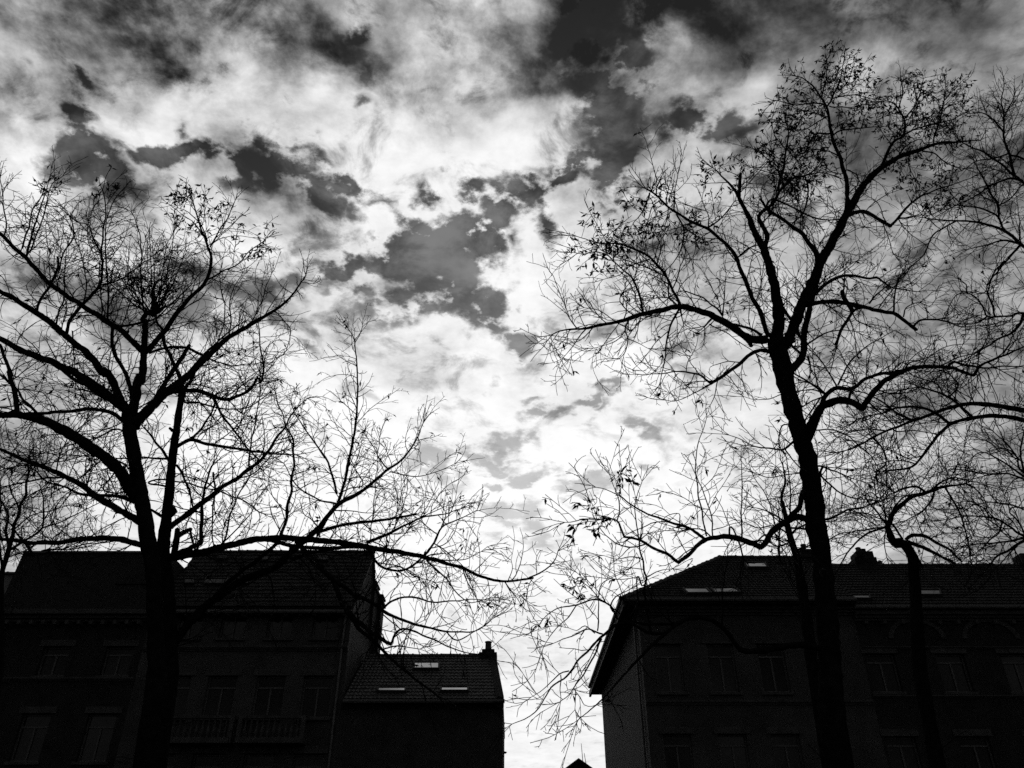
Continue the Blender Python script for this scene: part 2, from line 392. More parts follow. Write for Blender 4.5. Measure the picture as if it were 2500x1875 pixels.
def tile_sheet(name, quad, parent, m=None, pitch=0.17, course=0.34, amp=0.035):
    """pantiles on a roof plane: quad = eave left, eave right, ridge right, ridge left (may taper)"""
    a, b, c, d = [np.array(q, float) for q in quad]
    nrm = np.cross(b - a, d - a); nrm /= np.linalg.norm(nrm)
    H = np.linalg.norm((d + c) / 2 - (a + b) / 2); rows = max(2, int(H / course))
    Wd = max(np.linalg.norm(b - a), np.linalg.norm(c - d)); cols = max(4, int(Wd / pitch) * 4)
    ux = (b - a) / np.linalg.norm(b - a)
    V = []; Q = []
    r2 = np.random.RandomState(len(name) + int(Wd * 10))
    for r in range(rows):
        lo, hi = r / rows, (r + 1.0) / rows
        for (t, lift) in ((lo, 0.055), (hi, 0.012)):
            L = a + (d - a) * t; Rr = b + (c - b) * t
            s = np.linspace(0, 1, cols + 1)
            P = L[None] + (Rr - L)[None] * s[:, None]
            x = ((P - a) @ ux) / pitch
            wave = amp * (0.5 + 0.5 * np.sin(x * 2 * math.pi)) + r2.uniform(-.006, .006, len(s))
            V.append(P + nrm * (wave + lift)[:, None])
        k = (2 * r) * (cols + 1)
        i = np.arange(cols)
        Q.append(np.stack([k + i, k + i + 1, k + cols + 1 + i + 1, k + cols + 1 + i], -1))
        if r:                                     # the little step between two courses
            k0 = k - (cols + 1)
            Q.append(np.stack([k0 + i, k0 + i + 1, k + i + 1, k + i], -1))
    me = np_mesh(name, np.concatenate(V), np.concatenate(Q), None, False)
    return link_obj(name, me, parent, m or MTILE, 'stuff')

RIDGE = None
def ridge_tiles(p, q, parent, step=0.42, r=0.13):
    """half-round ridge tiles, each one an object sharing a mesh"""
    global RIDGE
    if RIDGE is None:
        b = MBd(); n = 6
        for (x, rr) in ((0, 1.0), (0.86, 0.92), (0.86, 1.12), (1.0, 1.12)):
            for i in range(n + 1):
                a = math.pi * i / n; b.v.append((x, -math.cos(a) * rr, math.sin(a) * rr))
        for j in range(3):
            for i in range(n): b.f.append((j*(n+1)+i, j*(n+1)+i+1, (j+1)*(n+1)+i+1, (j+1)*(n+1)+i))
        b.f.append(tuple(range(3*(n+1), 4*(n+1)))); b.f.append(tuple(reversed(range(n + 1))))
        RIDGE = b.mesh('ridge_tile'); RIDGE.materials.append(MTILE)
    p, q = np.array(p, float), np.array(q, float); L = np.linalg.norm(q - p); n = max(1, int(L / step))
    d = (q - p) / L
    rz = math.atan2(d[1], d[0]); ry = -math.asin(d[2])
    for i in range(n):
        o = link_obj('ridge_tile', RIDGE, parent)
        o.location = p + d * (i * L / n) + np.array([0, 0, rng.uniform(-.012, .012)])
        o.rotation_euler = (rng.uniform(-.04, .04), ry + rng.uniform(-.015, .015), rz)
        o.scale = (L / n * 1.02, r, r)

def skylight(parent, pix, plane, lift=0.20, pane=None):
    """a roof window: its corners are the photo's pixels taken to the roof plane"""
    p0, nrm = plane
    pts = []
    for (px, py) in pix:
        d = ray(px, py); o = np.array([0, 0, EYE]); t = np.dot(p0 - o, nrm) / np.dot(d, nrm); pts.append(o + d * t)
    pts = np.array(pts)                             # lower left, lower right, upper right, upper left
    c = pts.mean(0)
    def ringp(s, h): return [tuple(c + (p - c) * s + nrm * h) for p in pts]
    b = MBd()
    outer0, outer1 = ringp(1.10, -.02), ringp(1.10, lift); inner1, inner0 = ringp(0.97, lift), ringp(0.97, lift - .04)
    k = 0; b.v = outer0 + outer1 + inner1 + inner0
    for i in range(4):
        j = (i + 1) % 4
        b.f += [(i, j, 4 + j, 4 + i), (4 + i, 4 + j, 8 + j, 8 + i), (8 + i, 8 + j, 12 + j, 12 + i)]
    s = b.build('skylight', MWOOD, parent)
    g = MBd(); g.v = ringp(0.97, lift - .035); g.f = [(0, 1, 2, 3)]; g.build('pane', pane or MSKYL, s)
    return s

def chimney(parent, x0, x1, y0, y1, z0, z1, pots=1, m=None):
    b = MBd().box((x0, y0, z0), (x1, y1, z1)); 
    b.box((x0 - .08, y0 - .08, z1 - .35), (x1 + .08, y1 + .08, z1 - .2)); b.box((x0 - .05, y0 - .05, z1 + .002), (x1 + .05, y1 + .05, z1 + .1))
    c = b.build('chimney', m or MBRICK2, parent)
    for k in range(pots):
        cx = x0 + (x1 - x0) * (k + .5) / pots
        MBd().lathe((cx, (y0 + y1) / 2, z1 + .1), [(.13, 0), (.12, .3), (.15, .34), (.15, .42), (.1, .43)]).build('chimney_pot', MTILE, c)
    return c

def cornice(parent, x0, x1, z, y=YF, d=0.35, h=0.3, m=None, name='cornice', dent=0):
    b = MBd()
    b.box((x0, y - d, z + h * .55), (x1, y - .002, z + h)); b.box((x0, y - d * .6, z + h * .25), (x1, y - .002, z + h * .548)); b.box((x0, y - d * .3, z), (x1, y - .002, z + h * .248))
    o = b.build(name, m or MSTONE, parent)
    if dent:
        n = int((x1 - x0) / dent)
        for i in range(n):
            xx = x0 + (i + .5) * (x1 - x0) / n
            MBd().box((xx - .07, y - d * .85, z - .18), (xx + .07, y - .002, z - .002)).build('bracket', m or MSTONE, o)
    return o
def gutter(parent, x0, x1, y, z):
    b = MBd(); prof = [(-.09, .06), (-.085, -.02), (-.05, -.075), (0, -.09), (.05, -.075), (.085, -.02), (.09, .06)]
    for x in (x0, x1):
        for (yy, zz) in prof: b.v.append((x, y + yy, z + zz))
    n = len(prof)
    for i in range(n - 1): b.f.append((i, i + 1, n + i + 1, n + i))
    o = b.build('gutter', MZINC, parent); o.modifiers.new('s', 'SOLIDIFY').thickness = .012
    return o
def drainpipe(parent, x, y, z0, z1):
    V, Q = tube(np.array([[x, y, z0], [x, y, (z0 + z1) / 2], [x, y, z1]]), np.full(3, .05), 8)
    return link_obj('drainpipe', np_mesh('drainpipe', V, Q), parent, MZINC)

HG = 'terraced houses along the far side of the street'
# --- house C: the tall house with balconies
XL = -15.88; XR = -7.05
zE = fac(600, 1475)[1]
yR = 38.6
def zat(py, Y): return at(1250, py, Y)[0][2]
zR = zat(1350, yR)
hc = thing('town_house', 'tall house with tiled roof, small skylights and balconies beside the low house with chimney pot', 'house', ((XL + XR) / 2, YF, 0), HG)
def place(root):
    """children were built in world coordinates: keep them there"""
    for ch in root.children:
        ch.location = np.array(ch.location) - np.array(root.location)
cols = [445, 555, 672, 785]
ops = []; rows_ = [(1502, 1558, .55), (1650, 1752, .62)]
for cpx in cols:
    for (ya, yb, hw) in rows_:
        x, z1 = fac(cpx, ya); z0 = fac(cpx, yb)[1]
        x = fac(cpx, 1600)[0]; ops.append((x - hw, x + hw, z0, z1))
    x = fac(cpx, 1600)[0]; z1 = fac(cpx, 1840)[1]; ops.append((x - .62, x + .62, z1 - 1.7, z1))
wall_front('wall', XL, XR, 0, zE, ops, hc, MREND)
b = MBd(); zc = zE + (zR - zE) * .70; yc = YF + (yR - YF) * .70
yB = 2 * yR - YF
b.box((XR - .35, YF + .352, 0), (XR, yB, zE)); b.build('side_wall', MBRICK2, hc)
MBd().prism([(XR - .34, YF + .1, zE), (XR - .34, yB - .1, zE), (XR - .34, yR, zR - .12)], (.33, 0, 0)).build('gable', MBRICK2, hc)
MBd().prism([(XL, YF + .1, zE), (XL, yB - .1, zE), (XL, 2*yR - yc, zc - .12), (XL, yc, zc - .12)], (.35, 0, 0)).build('party_wall', MBRICK2, hc)
MBd().box((XL, yB - .35, 0), (XR - .352, yB, zE)).build('back_wall', MBRICK2, hc)
XRl = at(480, 1350, yR)[0][0]
oy = YF - .35; zo = zE - .02
def slope_z(y): return zE + (zR - zE) * (y - YF) / (yR - YF)
rb = MBd()
zoo = slope_z(oy)
v = [(XL, oy, zoo), (XR + .1, oy, zoo), (XR + .1, yR, zR), (XRl, yR, zR), (XL, yc, zc), (XL, 2*yR - yc, zc), (XL, yB, zE), (XR + .1, yB, zE)]
rb.v = v + [(x, y, z - .16) for (x, y, z) in v]
rb.f = [(0,1,2,3,4), (4,3,5), (5,3,2,7,6)]
rb.f += [tuple(8 + i for i in reversed(f)) for f in rb.f]
for ring in [(0,1,2,7,6,5,4)]:
    for i in range(len(ring)):
        p_, q_ = ring[i], ring[(i + 1) % len(ring)]; rb.f.append((p_, 8 + p_, 8 + q_, q_))
roof = rb.build('roof', MSLATE, hc)
nrmC = np.array([0, -(zR - zE), yR - YF]); nrmC = nrmC / np.linalg.norm(nrmC); p0C = np.array([0, YF, zE])
tile_sheet('roof_tiles', [(XL, oy, zoo), (XR + .1, oy, zoo), (XR + .1, yc, zc), (XL, yc, zc)], roof, MTILE2)
tile_sheet('roof_tiles', [(XL, yc, zc), (XR + .1, yc, zc), (XR + .1, yR - .02, zR), (XRl, yR - .02, zR)], roof, MTILE2)
ridge_tiles((XRl, yR, zR + .02), (XR + .1, yR, zR + .02), roof)
for (a, c_, y0, y1) in [(452, 474, 1431, 1420), (503, 556, 1432, 1420), (575, 605, 1432, 1421), (532, 554, 1371, 1361), (640, 655, 1374, 1362), (770, 800, 1374, 1362)]:
    skylight(roof, [(a, y0), (c_, y0), (c_ - 1, y1), (a - 1 + 2, y1)], (p0C, nrmC))
cornice(hc, XL + .1, XR, zE - .42, d=.42, h=.4, dent=.6)
gutter(hc, XL + .1, XR + .1, oy - .06, zoo - .08)
drainpipe(hc, XR - .25, YF - .08, 0, zE - .45)
chimney(hc, XR - .3, XR + .12, yR + 1.0, yR + 2.2, zE, zat(1432, yR + 1.6), 0)
chimney(hc, XR - .3, XR + .3, yR + 2.3, yR + 3.2, zE - 2.5, zat(1462, yR + 2.7), 0)
cornice(hc, XL + .1, XR, fac(600, 1590)[1], d=.16, h=.22, name='string_course')
k = 0
for i, o in enumerate(ops):
    window(hc, o, mull=1, transom=.72 if i % 3 else 0)
for cpx in (500, 672):                             # two balconies with stone balusters
    x = fac(cpx, 1785)[0]; zt = fac(cpx, 1762)[1]; zb = fac(cpx, 1808)[1]; hw = 1.35
    bal = MBd(); bal.box((x - hw, YF - .75, zb - .2), (x + hw, YF - .002, zb)); bal.box((x - hw, YF - .75, zt), (x + hw, YF - .58, zt + .12))
    bal.box((x - hw, YF - .578, zt), (x - hw + .14, YF - .002, zt + .12)); bal.box((x + hw - .14, YF - .578, zt), (x + hw, YF - .002, zt + .12))
    bal.box((x - hw, YF - .75, zb), (x - hw + .17, YF - .58, zt)); bal.box((x + hw - .17, YF - .75, zb), (x + hw, YF - .58, zt))
    bo = bal.build('balcony', MSTONE, hc)
    for j in range(10):
        xx = x - hw + .3 + j * (2 * hw - .6) / 9
        h = zt - zb
        MBd().lathe((xx, YF - .665, zb), [(.06, 0), (.04, .06 * h), (.075, .3 * h), (.03, .65 * h), (.045, .9 * h), (.06, h)], 8).build('baluster', MSTONE, bo)
place(hc)

# --- house B: mansard house to the left
XB0 = at(57, 1350, YF + .3)[0][0]; XB1 = XL - .004
zB = fac(200, 1492)[1]; zBr = zat(1349, YF + .3)
hb = thing('town_house', 'dark flat-topped mansard house with bracketed cornice and one dormer, behind the twin trunks', 'house', ((XB0 + XB1) / 2, YF, 0), HG)
opsB = []
for cpx in (130, 285):
    for (ya, yb) in ((1578, 1650), (1742, 1860)):
        x = fac(cpx, 1615)[0]; opsB.append((x - .6, x + .6, fac(cpx, yb)[1], fac(cpx, ya)[1]))
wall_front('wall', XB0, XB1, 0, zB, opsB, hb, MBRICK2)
MBd().box((XB0, YF + .352, 0), (XB0 + .3, 45, zB)).box((XB1 - .3, YF + .352, 0), (XB1 - .004, 45, zB)).build('side_wall', MBRICK2, hb)
rb = MBd()
prof = [(YF - .1, zB), (YF + .3, zBr), (45, zBr), (45.3, zB)]
rb.prism([(XB0, y, z) for (y, z) in prof], (XB1 - XB0 - .01, 0, 0))
rfb = rb.build('roof', MSLATE, hb)
MBd().box((XB0 - .02, YF + .24, zBr - .02), (XB1 - .02, YF + .34, zBr + .06)).build('roof_edge', MZINC, hb)
cornice(hb, XB0, XB1 - .02, zB - .5, d=.5, h=.45, dent=.5)
for opp in opsB: window(hb, opp, mull=1, transom=.72)
cornice(hb, XB0, XB1 - .02, fac(200, 1664)[1], d=.14, h=.16, name='string_course')
xd = fac(322, 1457)[0]; zd0, zd1 = fac(322, 1486)[1], fac(322, 1425)[1]
dm = MBd().box((xd - .75, YF + .12, zd0), (xd + .75, YF + 1.6, zd1)).build('dormer', MSLATE, hb)
MBd().prism([(xd - .95, YF + .0, zd1), (xd + .95, YF + .0, zd1), (xd, YF + .0, zd1 + .45)], (0, 1.9, 0)).build('dormer_roof', MSLATE, dm)
MBd().box((xd - .5, YF + .08, zd0 + .15), (xd + .5, YF + .115, zd1 - .12)).build('pane', MSKYL, dm)
place(hb)

# --- house A: low house at the left end
ha = thing('town_house', 'low house whose plain roof ends against the mansard house, beneath the distant thin trees', 'house', (-27, YF, 0), HG)
zA = fac(20, 1475)[1]; yA = 38.2; zAr = zat(1402, yA)
wall_front('wall', -33, XB0 - .13, 0, zA, [], ha, MBRICK2)
MBd().prism([(-33, YF - .3, zA - .1), (-33, yA, zAr), (-33, 41.5, zA - .1)], (33 + XB0 - .13, 0, 0)).build('roof', MSLATE, ha)
ridge_tiles((-33, yA, zAr), (XB0 - .13, yA, zAr), ha)
place(ha)

# --- house D: low house in the middle
XD0 = XR + .004; XD1 = fac(1228, 1720)[0]
zD = fac(1000, 1700)[1]; yD = 38.9; zDr = zat(1604, yD)
hd = thing('low_house', 'low tiled house with three skylights and a slim chimney pot at the street gap', 'house', ((XD0 + XD1) / 2, YF, 0), HG)
opsD = []
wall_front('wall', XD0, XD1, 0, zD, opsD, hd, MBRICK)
MBd().box((XD1 - .35, YF + .352, 0), (XD1, 2 * yD - YF, zD)).build('side_wall', MBRICK, hd)
def slopeD(y): return zD + (zDr - zD) * (y - YF) / (yD - YF)
oyd = YF - .3; yDb = 2 * yD - YF + .3
XDr = XD1 + .02; XRd = at(1209, 1604, yD)[0][0]
rb = MBd(); v = [(XD0 + .1, oyd, slopeD(oyd)), (XDr, oyd, slopeD(oyd)), (XRd, yD, zDr), (XD0 + .1, yD, zDr), (XD0 + .1, yDb, slopeD(oyd)), (XDr, yDb, slopeD(oyd))]
rb.v = v + [(x, y, z - .15) for (x, y, z) in v]
rb.f = [(0,1,2,3), (3,2,5,4), (6,9,8,7), (9,10,11,8), (0,6,7,1), (1,7,8,2), (2,8,11,5), (5,11,10,4), (4,10,9,3), (3,9,6,0), (1,5,2)]
roofD = rb.build('roof', MSLATE, hd)
tile_sheet('roof_tiles', [v[0], (XDr - .3, oyd, slopeD(oyd)), (XRd - .3, yD - .02, zDr), (XD0 + .1, yD - .02, zDr)], roofD)
ridge_tiles((XD0 + .1, yD, zDr + .02), (XRd - .3, yD, zDr + .02), roofD)
MBd().hexa([(XDr - .3, oyd, slopeD(oyd) - .3), (XDr + .02, oyd, slopeD(oyd) - .3), (XRd + .02, yD, zDr - .3), (XRd - .3, yD, zDr - .3),
            (XDr - .3, oyd, slopeD(oyd) + .12), (XDr + .02, oyd, slopeD(oyd) + .12), (XRd + .02, yD, zDr + .14), (XRd - .3, yD, zDr + .14)]).build('verge_wall', MBRICK2, hd)
nrmD = np.array([0, -(zDr - zD), yD - YF]); nrmD = nrmD / np.linalg.norm(nrmD); p0D = np.array([0, YF, zD])
for (a, c_, y0, y1) in [(1011, 1070, 1640, 1625), (923, 988, 1696, 1687), (1077, 1141, 1695, 1686)]:
    skylight(roofD, [(a, y0), (c_, y0), (c_ + .5, y1), (a + 1.5, y1)], (p0D, nrmD), pane=MSKYL2)
chx = at(1192, 1600, yD)[0][0]
cb = MBd(); cw = .42
cb.box((chx - cw, yD - .4, zDr - .7), (chx + cw, yD + .4, zat(1597, yD))); cb.box((chx - .3, yD - .3, zat(1597, yD)), (chx + .3, yD + .3, zat(1588, yD)))
chm = cb.build('chimney', MBRICK2, hd, .02)
hpot = zat(1566, yD) - zat(1588, yD)
MBd().lathe((chx, yD, zat(1588, yD) + .002), [(.16, 0), (.15, hpot * .3), (.14, hpot * .8), (.17, hpot * .85), (.17, hpot * .96), (.11, hpot)]).build('chimney_pot', MTILE, chm)
gutter(hd, XD0 + .1, XDr + .05, oyd - .07, slopeD(oyd) - .06)
cornice(hd, XD0, XD1, zD - .5, d=.2, h=.3, m=MBRICK2)
place(hd)

# --- house F: hipped corner house right of the gap
XF = 5.55; XF1 = at(1958, 1366, 39.6)[0][0]
zF = fac(1700, 1470)[1]; yFr = 39.6; zFr = zat(1363, yFr)
depF = 52.0
hf = thing('corner_house', 'hipped corner house whose long eaves run back beside the street gap', 'house', ((XF + XF1) / 2, YF, 0), HG)
opsF = []
for cpx in (1634, 1764, 1888):
    for (ya, yb) in ((1572, 1690), (1792, 1900)):
        x = fac(cpx, 1630)[0]; opsF.append((x - .58, x + .58, fac(cpx, yb)[1], fac(cpx, ya)[1]))
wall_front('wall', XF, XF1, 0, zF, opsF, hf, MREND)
MBd().box((XF, YF + .352, 0), (XF + .35, depF, zF)).build('side_wall', MBRICK2, hf)
MBd().box((XF + .352, depF - .35, 0), (XF1, depF, zF)).build('back_wall', MREND, hf)
ov = .62
rx0 = XF - ov; ryf = YF - ov; ryb = depF + ov
xa = at(1758, 1363, yFr)[0][0]; yrb = depF - 5.0
ze = zF - .05
v = [(rx0, ryf, ze), (XF1, ryf, ze), (XF1, yFr, zFr), (xa, yFr, zFr), (xa, yrb, zFr), (XF1, yrb, zFr), (rx0, ryb, ze), (XF1, ryb, ze)]
rb = MBd(); rb.v = v + [(x, y, ze - .2) for (x, y, z) in v]
rb.f = [(0,1,2,3), (0,3,4,6), (3,2,5,4), (4,5,7,6), (8,14,15,9), (0,8,9,1), (6,14,8,0), (7,15,14,6), (1,9,15,7,5,2)]
roofF = rb.build('roof', MSLATE, hf)
tile_sheet('roof_tiles', [(rx0, ryf, ze), (XF1, ryf, ze), (XF1, yFr - .02, zFr), (xa, yFr - .02, zFr)], roofF, MSLATE)
tile_sheet('roof_tiles', [(rx0, ryb, ze), (rx0, ryf, ze), (xa - .02, yFr, zFr), (xa - .02, yrb, zFr)], roofF, MSLATE)
ridge_tiles((rx0, ryf, ze + .05), (xa, yFr, zFr + .02), roofF); ridge_tiles((xa, yFr, zFr + .02), (XF1, yFr, zFr + .02), roofF)
sn = np.cross(np.array(v[1]) - np.array(v[0]), np.array(v[3]) - np.array(v[0])); sn = sn / np.linalg.norm(sn); sp = np.array(v[0])
for (q) in [[(1680, 1456), (1735, 1456), (1724, 1444), (1668, 1444)], [(1746, 1455), (1808, 1454), (1792, 1443), (1737, 1444)], [(1826, 1392), (1874, 1392), (1866, 1381), (1818, 1381)]]:
    skylight(roofF, q, (sp, sn))
# boarded eaves and gutter along the side
MBd().box((rx0 - .1, ryf, ze - .34), (rx0 + .02, ryb, ze - .02)).build('fascia', MWOOD, hf)
V, Q = tube(np.array([[rx0 - .2, ryf - .3, ze - .06], [rx0 - .2, 44, ze - .06], [rx0 - .2, ryb - 1.5, ze - .06]]), np.full(3, .09), 8)
link_obj('gutter', np_mesh('gutter', V, Q), hf, MZINC)
gutter(hf, rx0, XF1, ryf - .08, ze - .05)
drainpipe(hf, XF - .08, YF + .9, 0, zF - .3)
cornice(hf, XF, XF1, zF - .6, d=.3, h=.4)
cornice(hf, XF, XF1, fac(1700, 1722)[1], d=.12, h=.2, name='string_course')
for o in opsF: window(hf, o, mull=1, transom=.74)
x0c = at(1952, 1370, yFr)[0][0]
chimney(hf, x0c, x0c + .75, yFr - .4, yFr + .5, zFr - 1, zat(1352, yFr), 1)
place(hf)

# --- house G: row house at the right
XG1 = fac(2500, 1480)[0] + 6
zG = fac(2200, 1482)[1]; yG = 39.0; zGr = zat(1382, yG)
hg = thing('town_house', 'long dark house with a stepped chimney on its ridge, right of the hipped corner house', 'house', ((XF1 + XG1) / 2, YF, 0), HG)
opsG = []
for cpx in (2158, 2330, 2490):
    for (ya, yb) in ((1596, 1690), (1798, 1900)):
        x = fac(cpx, 1640)[0]; opsG.append((x - .62, x + .62, fac(cpx, yb)[1], fac(cpx, ya)[1]))
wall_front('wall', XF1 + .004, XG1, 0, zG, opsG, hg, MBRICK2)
rb = MBd(); rb.prism([(XF1 + .01, YF - .35, zG - .12), (XF1 + .01, yG, zGr), (XF1 + .01, 43.4, zG - .12)], (XG1 - XF1 - .01, 0, 0))
roofG = rb.build('roof', MSLATE, hg)
tile_sheet('roof_tiles', [(XF1 + .01, YF - .35, zG - .12), (XG1, YF - .35, zG - .12), (XG1, yG - .02, zGr), (XF1 + .01, yG - .02, zGr)], roofG, MSLATE)
ridge_tiles((XF1 + .01, yG, zGr), (XG1, yG, zGr), roofG)
gutter(hg, XF1 + .01, XG1, YF - .43, zG - .12)
cornice(hg, XF1 + .01, XG1, zG - .62, d=.3, h=.4, dent=.8)
for py in (1585, 1704): cornice(hg, XF1 + .01, XG1, fac(2200, py)[1], d=.1, h=.1, name='string_course')
for o in opsG: window(hg, o, mull=1, transom=.78)
for (cpx) in (2240, 2420):                          # blind arches over the bays
    xc, zc_ = fac(cpx, 1560); b = MBd(); n = 12
    for i in range(n):
        a0, a1 = math.pi * i / n, math.pi * (i + .96) / n
        b.hexa([(xc + 1.25*math.cos(a), YF - e_, zc_ + .9*math.sin(a)) if r else (xc + 1.05*math.cos(a), YF - e_, zc_ + .72*math.sin(a))
                for e_ in (.07, .0) for (a, r) in ((a0, 0), (a0, 1), (a1, 1), (a1, 0))])
    b.build('arch_moulding', MSTONE, hg)
nG = np.array([0, -(zGr - zG), yG - YF + .35]); nG = nG / np.linalg.norm(nG); pG = np.array([0, YF - .35, zG - .12])
for (a, c_, y0, y1) in [(2076, 2124, 1469, 1461), (2246, 2296, 1460, 1448)]:
    skylight(roofG, [(a, y0), (c_, y0), (c_ - 3, y1), (a - 3, y1)], (pG, nG))
xq = lambda px: at(px, 1370, yG)[0][0]
b = MBd(); b.box((xq(2078), yG - .5, zGr - .8), (xq(2131), yG + .4, zat(1368, yG))); b.box((xq(2085), yG - .45, zat(1368, yG)), (xq(2127), yG + .35, zat(1353, yG)))
b.box((xq(2094), yG - .4, zat(1353, yG)), (xq(2112), yG + .3, zat(1346, yG))); cg = b.build('chimney', MBRICK2, hg, .02)
MBd().lathe((xq(2101), yG - .05, zat(1346, yG) + .002), [(.13, 0), (.12, .1), (.15, .14), (.1, .18)]).build('chimney_pot', MTILE, cg)
b = MBd(); b.box((xq(2484), yG - .4, zGr - .8), (xq(2522), yG + .4, zat(1357, yG))); b.build('chimney', MBRICK2, hg, .02)
MBd().lathe((xq(2147), yG, zGr), [(.12, 0), (.12, .18), (.16, .2), (.05, .3)]).build('vent_pipe', MZINC, hg)
place(hg)

# --- far house down the side street
yK = 66.0
apex = at(1412, 1852, yK)[0]; hw = 4.4; zk = apex[2] - 2.9
hk = thing('gabled_house', 'far small house showing only its gable tip in the street gap', 'house', (apex[0], yK, 0))
MBd().prism([(apex[0] - hw, yK, 0), (apex[0] + hw, yK, 0), (apex[0] + hw, yK, zk), (apex[0], yK, apex[2] - .12), (apex[0] - hw, yK, zk)], (0, 9, 0)).build('wall', MBRICK2, hk)
for s in (-1, 1):
    p, q = (apex[0], apex[2]), (apex[0] + s * (hw + .4), zk - .27)
    b = MBd(); b.prism([(p[0], yK - .3, p[1]), (q[0], yK - .3, q[1]), (q[0], yK - .3, q[1] - .16), (p[0], yK - .3, p[1] - .16)], (0, 9.6, 0)); b.build('roof', MSLATE, hk)
for (pa, pb) in (((1419, 1815), (1424, 1870)), ((1426, 1838), (1432, 1872))):
    p, q = at(*pa, yK + 2)[0], at(*pb, yK + 2)[0]
    V, Q = tube(np.array([q, (p + q) / 2, p]), np.array([.03, .025, .018]), 6); link_obj('antenna_mast', np_mesh('antenna_mast', V, Q), hk, MZINC)
place(hk)

# ------------------------------------------------------------------ trees
CR = {'c1':(0,1250,2.654),'c2':(600,1250,2.654),'c3':(1250,1250,2.654),'c5':(0,400,2.765),'c6':(0,900,2.765),'c7':(600,750,1.844),
      'R1':(1300,400,3.0157),'R2':(1300,900,2.766),'R3':(1800,100,2.766),'R4':(1850,650,3.318),'R5':(1900,1000,3.687),'R6':(1250,1350,3.16),'p':(0,0,1.0)}
def catmull(P, step):
    P = np.asarray(P, float); out = []
    Q = np.vstack([2 * P[0] - P[1], P, 2 * P[-1] - P[-2]])
    for i in range(1, len(Q) - 2):
        p0, p1, p2, p3 = Q[i-1], Q[i], Q[i+1], Q[i+2]
        n = max(2, int(np.linalg.norm((p2 - p1)[:2]) / step)); t = np.linspace(0, 1, n, endpoint=False)[:, None]
        out.append(0.5 * ((2*p1) + (-p0 + p2)*t + (2*p0 - 5*p1 + 4*p2 - p3)*t*t + (-p0 + 3*p1 - 3*p2 + p3)*t**3))
    out.append(P[-1:]); return np.vstack(out)

class Tree:
    def __init__(s, seed, Y): s.r = np.random.RandomState(seed); s.Y = Y; s.limbs = []
    def limb(s, segs, w0, w1, dz=None, d=1.0, wm=None, knob=True):
        """segs: [(crop, [(x, y)...]), ...]; widths in photo px; dz: change of depth along it; d: twig density"""
        px = []
        for (c, pts) in segs:
            ox, oy, sc = CR[c]; px += [(ox + x / sc, oy + y / sc) for (x, y) in pts]
        px = np.array(px, float)
        L = np.linalg.norm(np.diff(px, axis=0), axis=1).sum()
        Y0 = s.Y; root = None
        if s.limbs:
            best = 1e9
            for lb in s.limbs:
                dd = np.hypot(lb['px'][:, 0] - px[0, 0], lb['px'][:, 1] - px[0, 1]); k = dd.argmin()
                if dd[k] < best: best = dd[k]; Y0 = lb['pts'][k, 1]; root = lb['px'][k]
            if best > 14 and best < 70: px = np.vstack([root, px])     # grow it out of its parent
        mlen = L * s.Y * 1.15 / F
        if dz is None: dz = s.r.uniform(-.38, .38) * mlen
        Y1 = Y0 + dz; Y1 = min(max(Y1, s.Y - 3.2), s.Y + 3.2)
        cum = np.r_[0, np.cumsum(np.linalg.norm(np.diff(px, axis=0), axis=1))]; cum /= cum[-1]
        Yk = Y0 + (Y1 - Y0) * cum ** 1.2
        C = catmull(np.column_stack([px, Yk]), 7.0)
        n = len(C); t = np.linspace(0, 1, n)
        wv = (w0 + (w1 - w0) * t) if wm is None else np.interp(t, [0, .5, 1], [w0, wm, w1])
        if knob:
            jit = s.r.normal(0, 1, (n, 2)); jit = (jit + np.roll(jit, 1, 0) + np.roll(jit, 2, 0)) / 3
            C[1:, :2] += jit[1:] * (0.5 + 0.045 * wv[1:, None])
            if n > 8 and w0 < 16:               # crooked growth
                ph = s.r.uniform(0, 6.28); per = s.r.uniform(45, 80)
                C[:, :2] += (np.sin(np.arange(n) * 7 / per * 6.28 + ph) * 1.3 * np.minimum(1, t * 6))[:, None] * s.r.normal(0, .7, 2)[None]
        pts = []; zc = []
        for (x, y, Yv) in C:
            p, q = at(x, y, Yv); pts.append(p); zc.append(q)
        pts = np.array(pts); rad = wv * 0.5 * np.array(zc) / F
        rad = rad * (1 + s.r.normal(0, .045, n))
        s.limbs.append(dict(px=C[:, :2], pts=pts, rad=rad, d=d, w=wv)); return s
    def trunk(s, segs, w, flare=1.25):
        px = []
        for (c, pts) in segs:
            ox, oy, sc = CR[c]; px += [(ox + x / sc, oy + y / sc) for (x, y) in pts]
        px = np.array(px, float); cum = np.r_[0, np.cumsum(np.linalg.norm(np.diff(px, axis=0), axis=1))]; cum /= cum[-1]
        C = catmull(np.column_stack([px, np.full(len(px), s.Y)]), 10.0); n = len(C); t = np.linspace(0, 1, n)
        wv = np.interp(t, np.linspace(0, 1, len(w)), w)
        pts = []; zc = []
        for (x, y, Yv) in C:
            p, q = at(x, y, Yv); pts.append(p); zc.append(q)
        pts = np.array(pts); rad = wv * .5 * np.array(zc) / F
        rad *= 1 + s.r.normal(0, .03, n)
        b = pts[0]; dirn = pts[0] - pts[min(3, n - 1)]
        hs = np.linspace(0, 1, 12)[:-1]
        gx = b[0] + dirn[0] / abs(dirn[2]) * b[2] * .35
        low = np.array([[gx + (b[0] - gx) * h, b[1], -0.05 + (b[2] + .05) * h] for h in hs])
        lr = rad[0] * (1 + (flare - 1) * (1 - hs)) * (1 + .5 * np.exp(-hs * 14))
        s.limbs.append(dict(px=np.vstack([np.full((11, 2), -9999.), C[:, :2]]), pts=np.vstack([low, pts]), rad=np.r_[lr, rad], d=.12, w=np.r_[np.full(11, wv[0]), wv]))
        return s

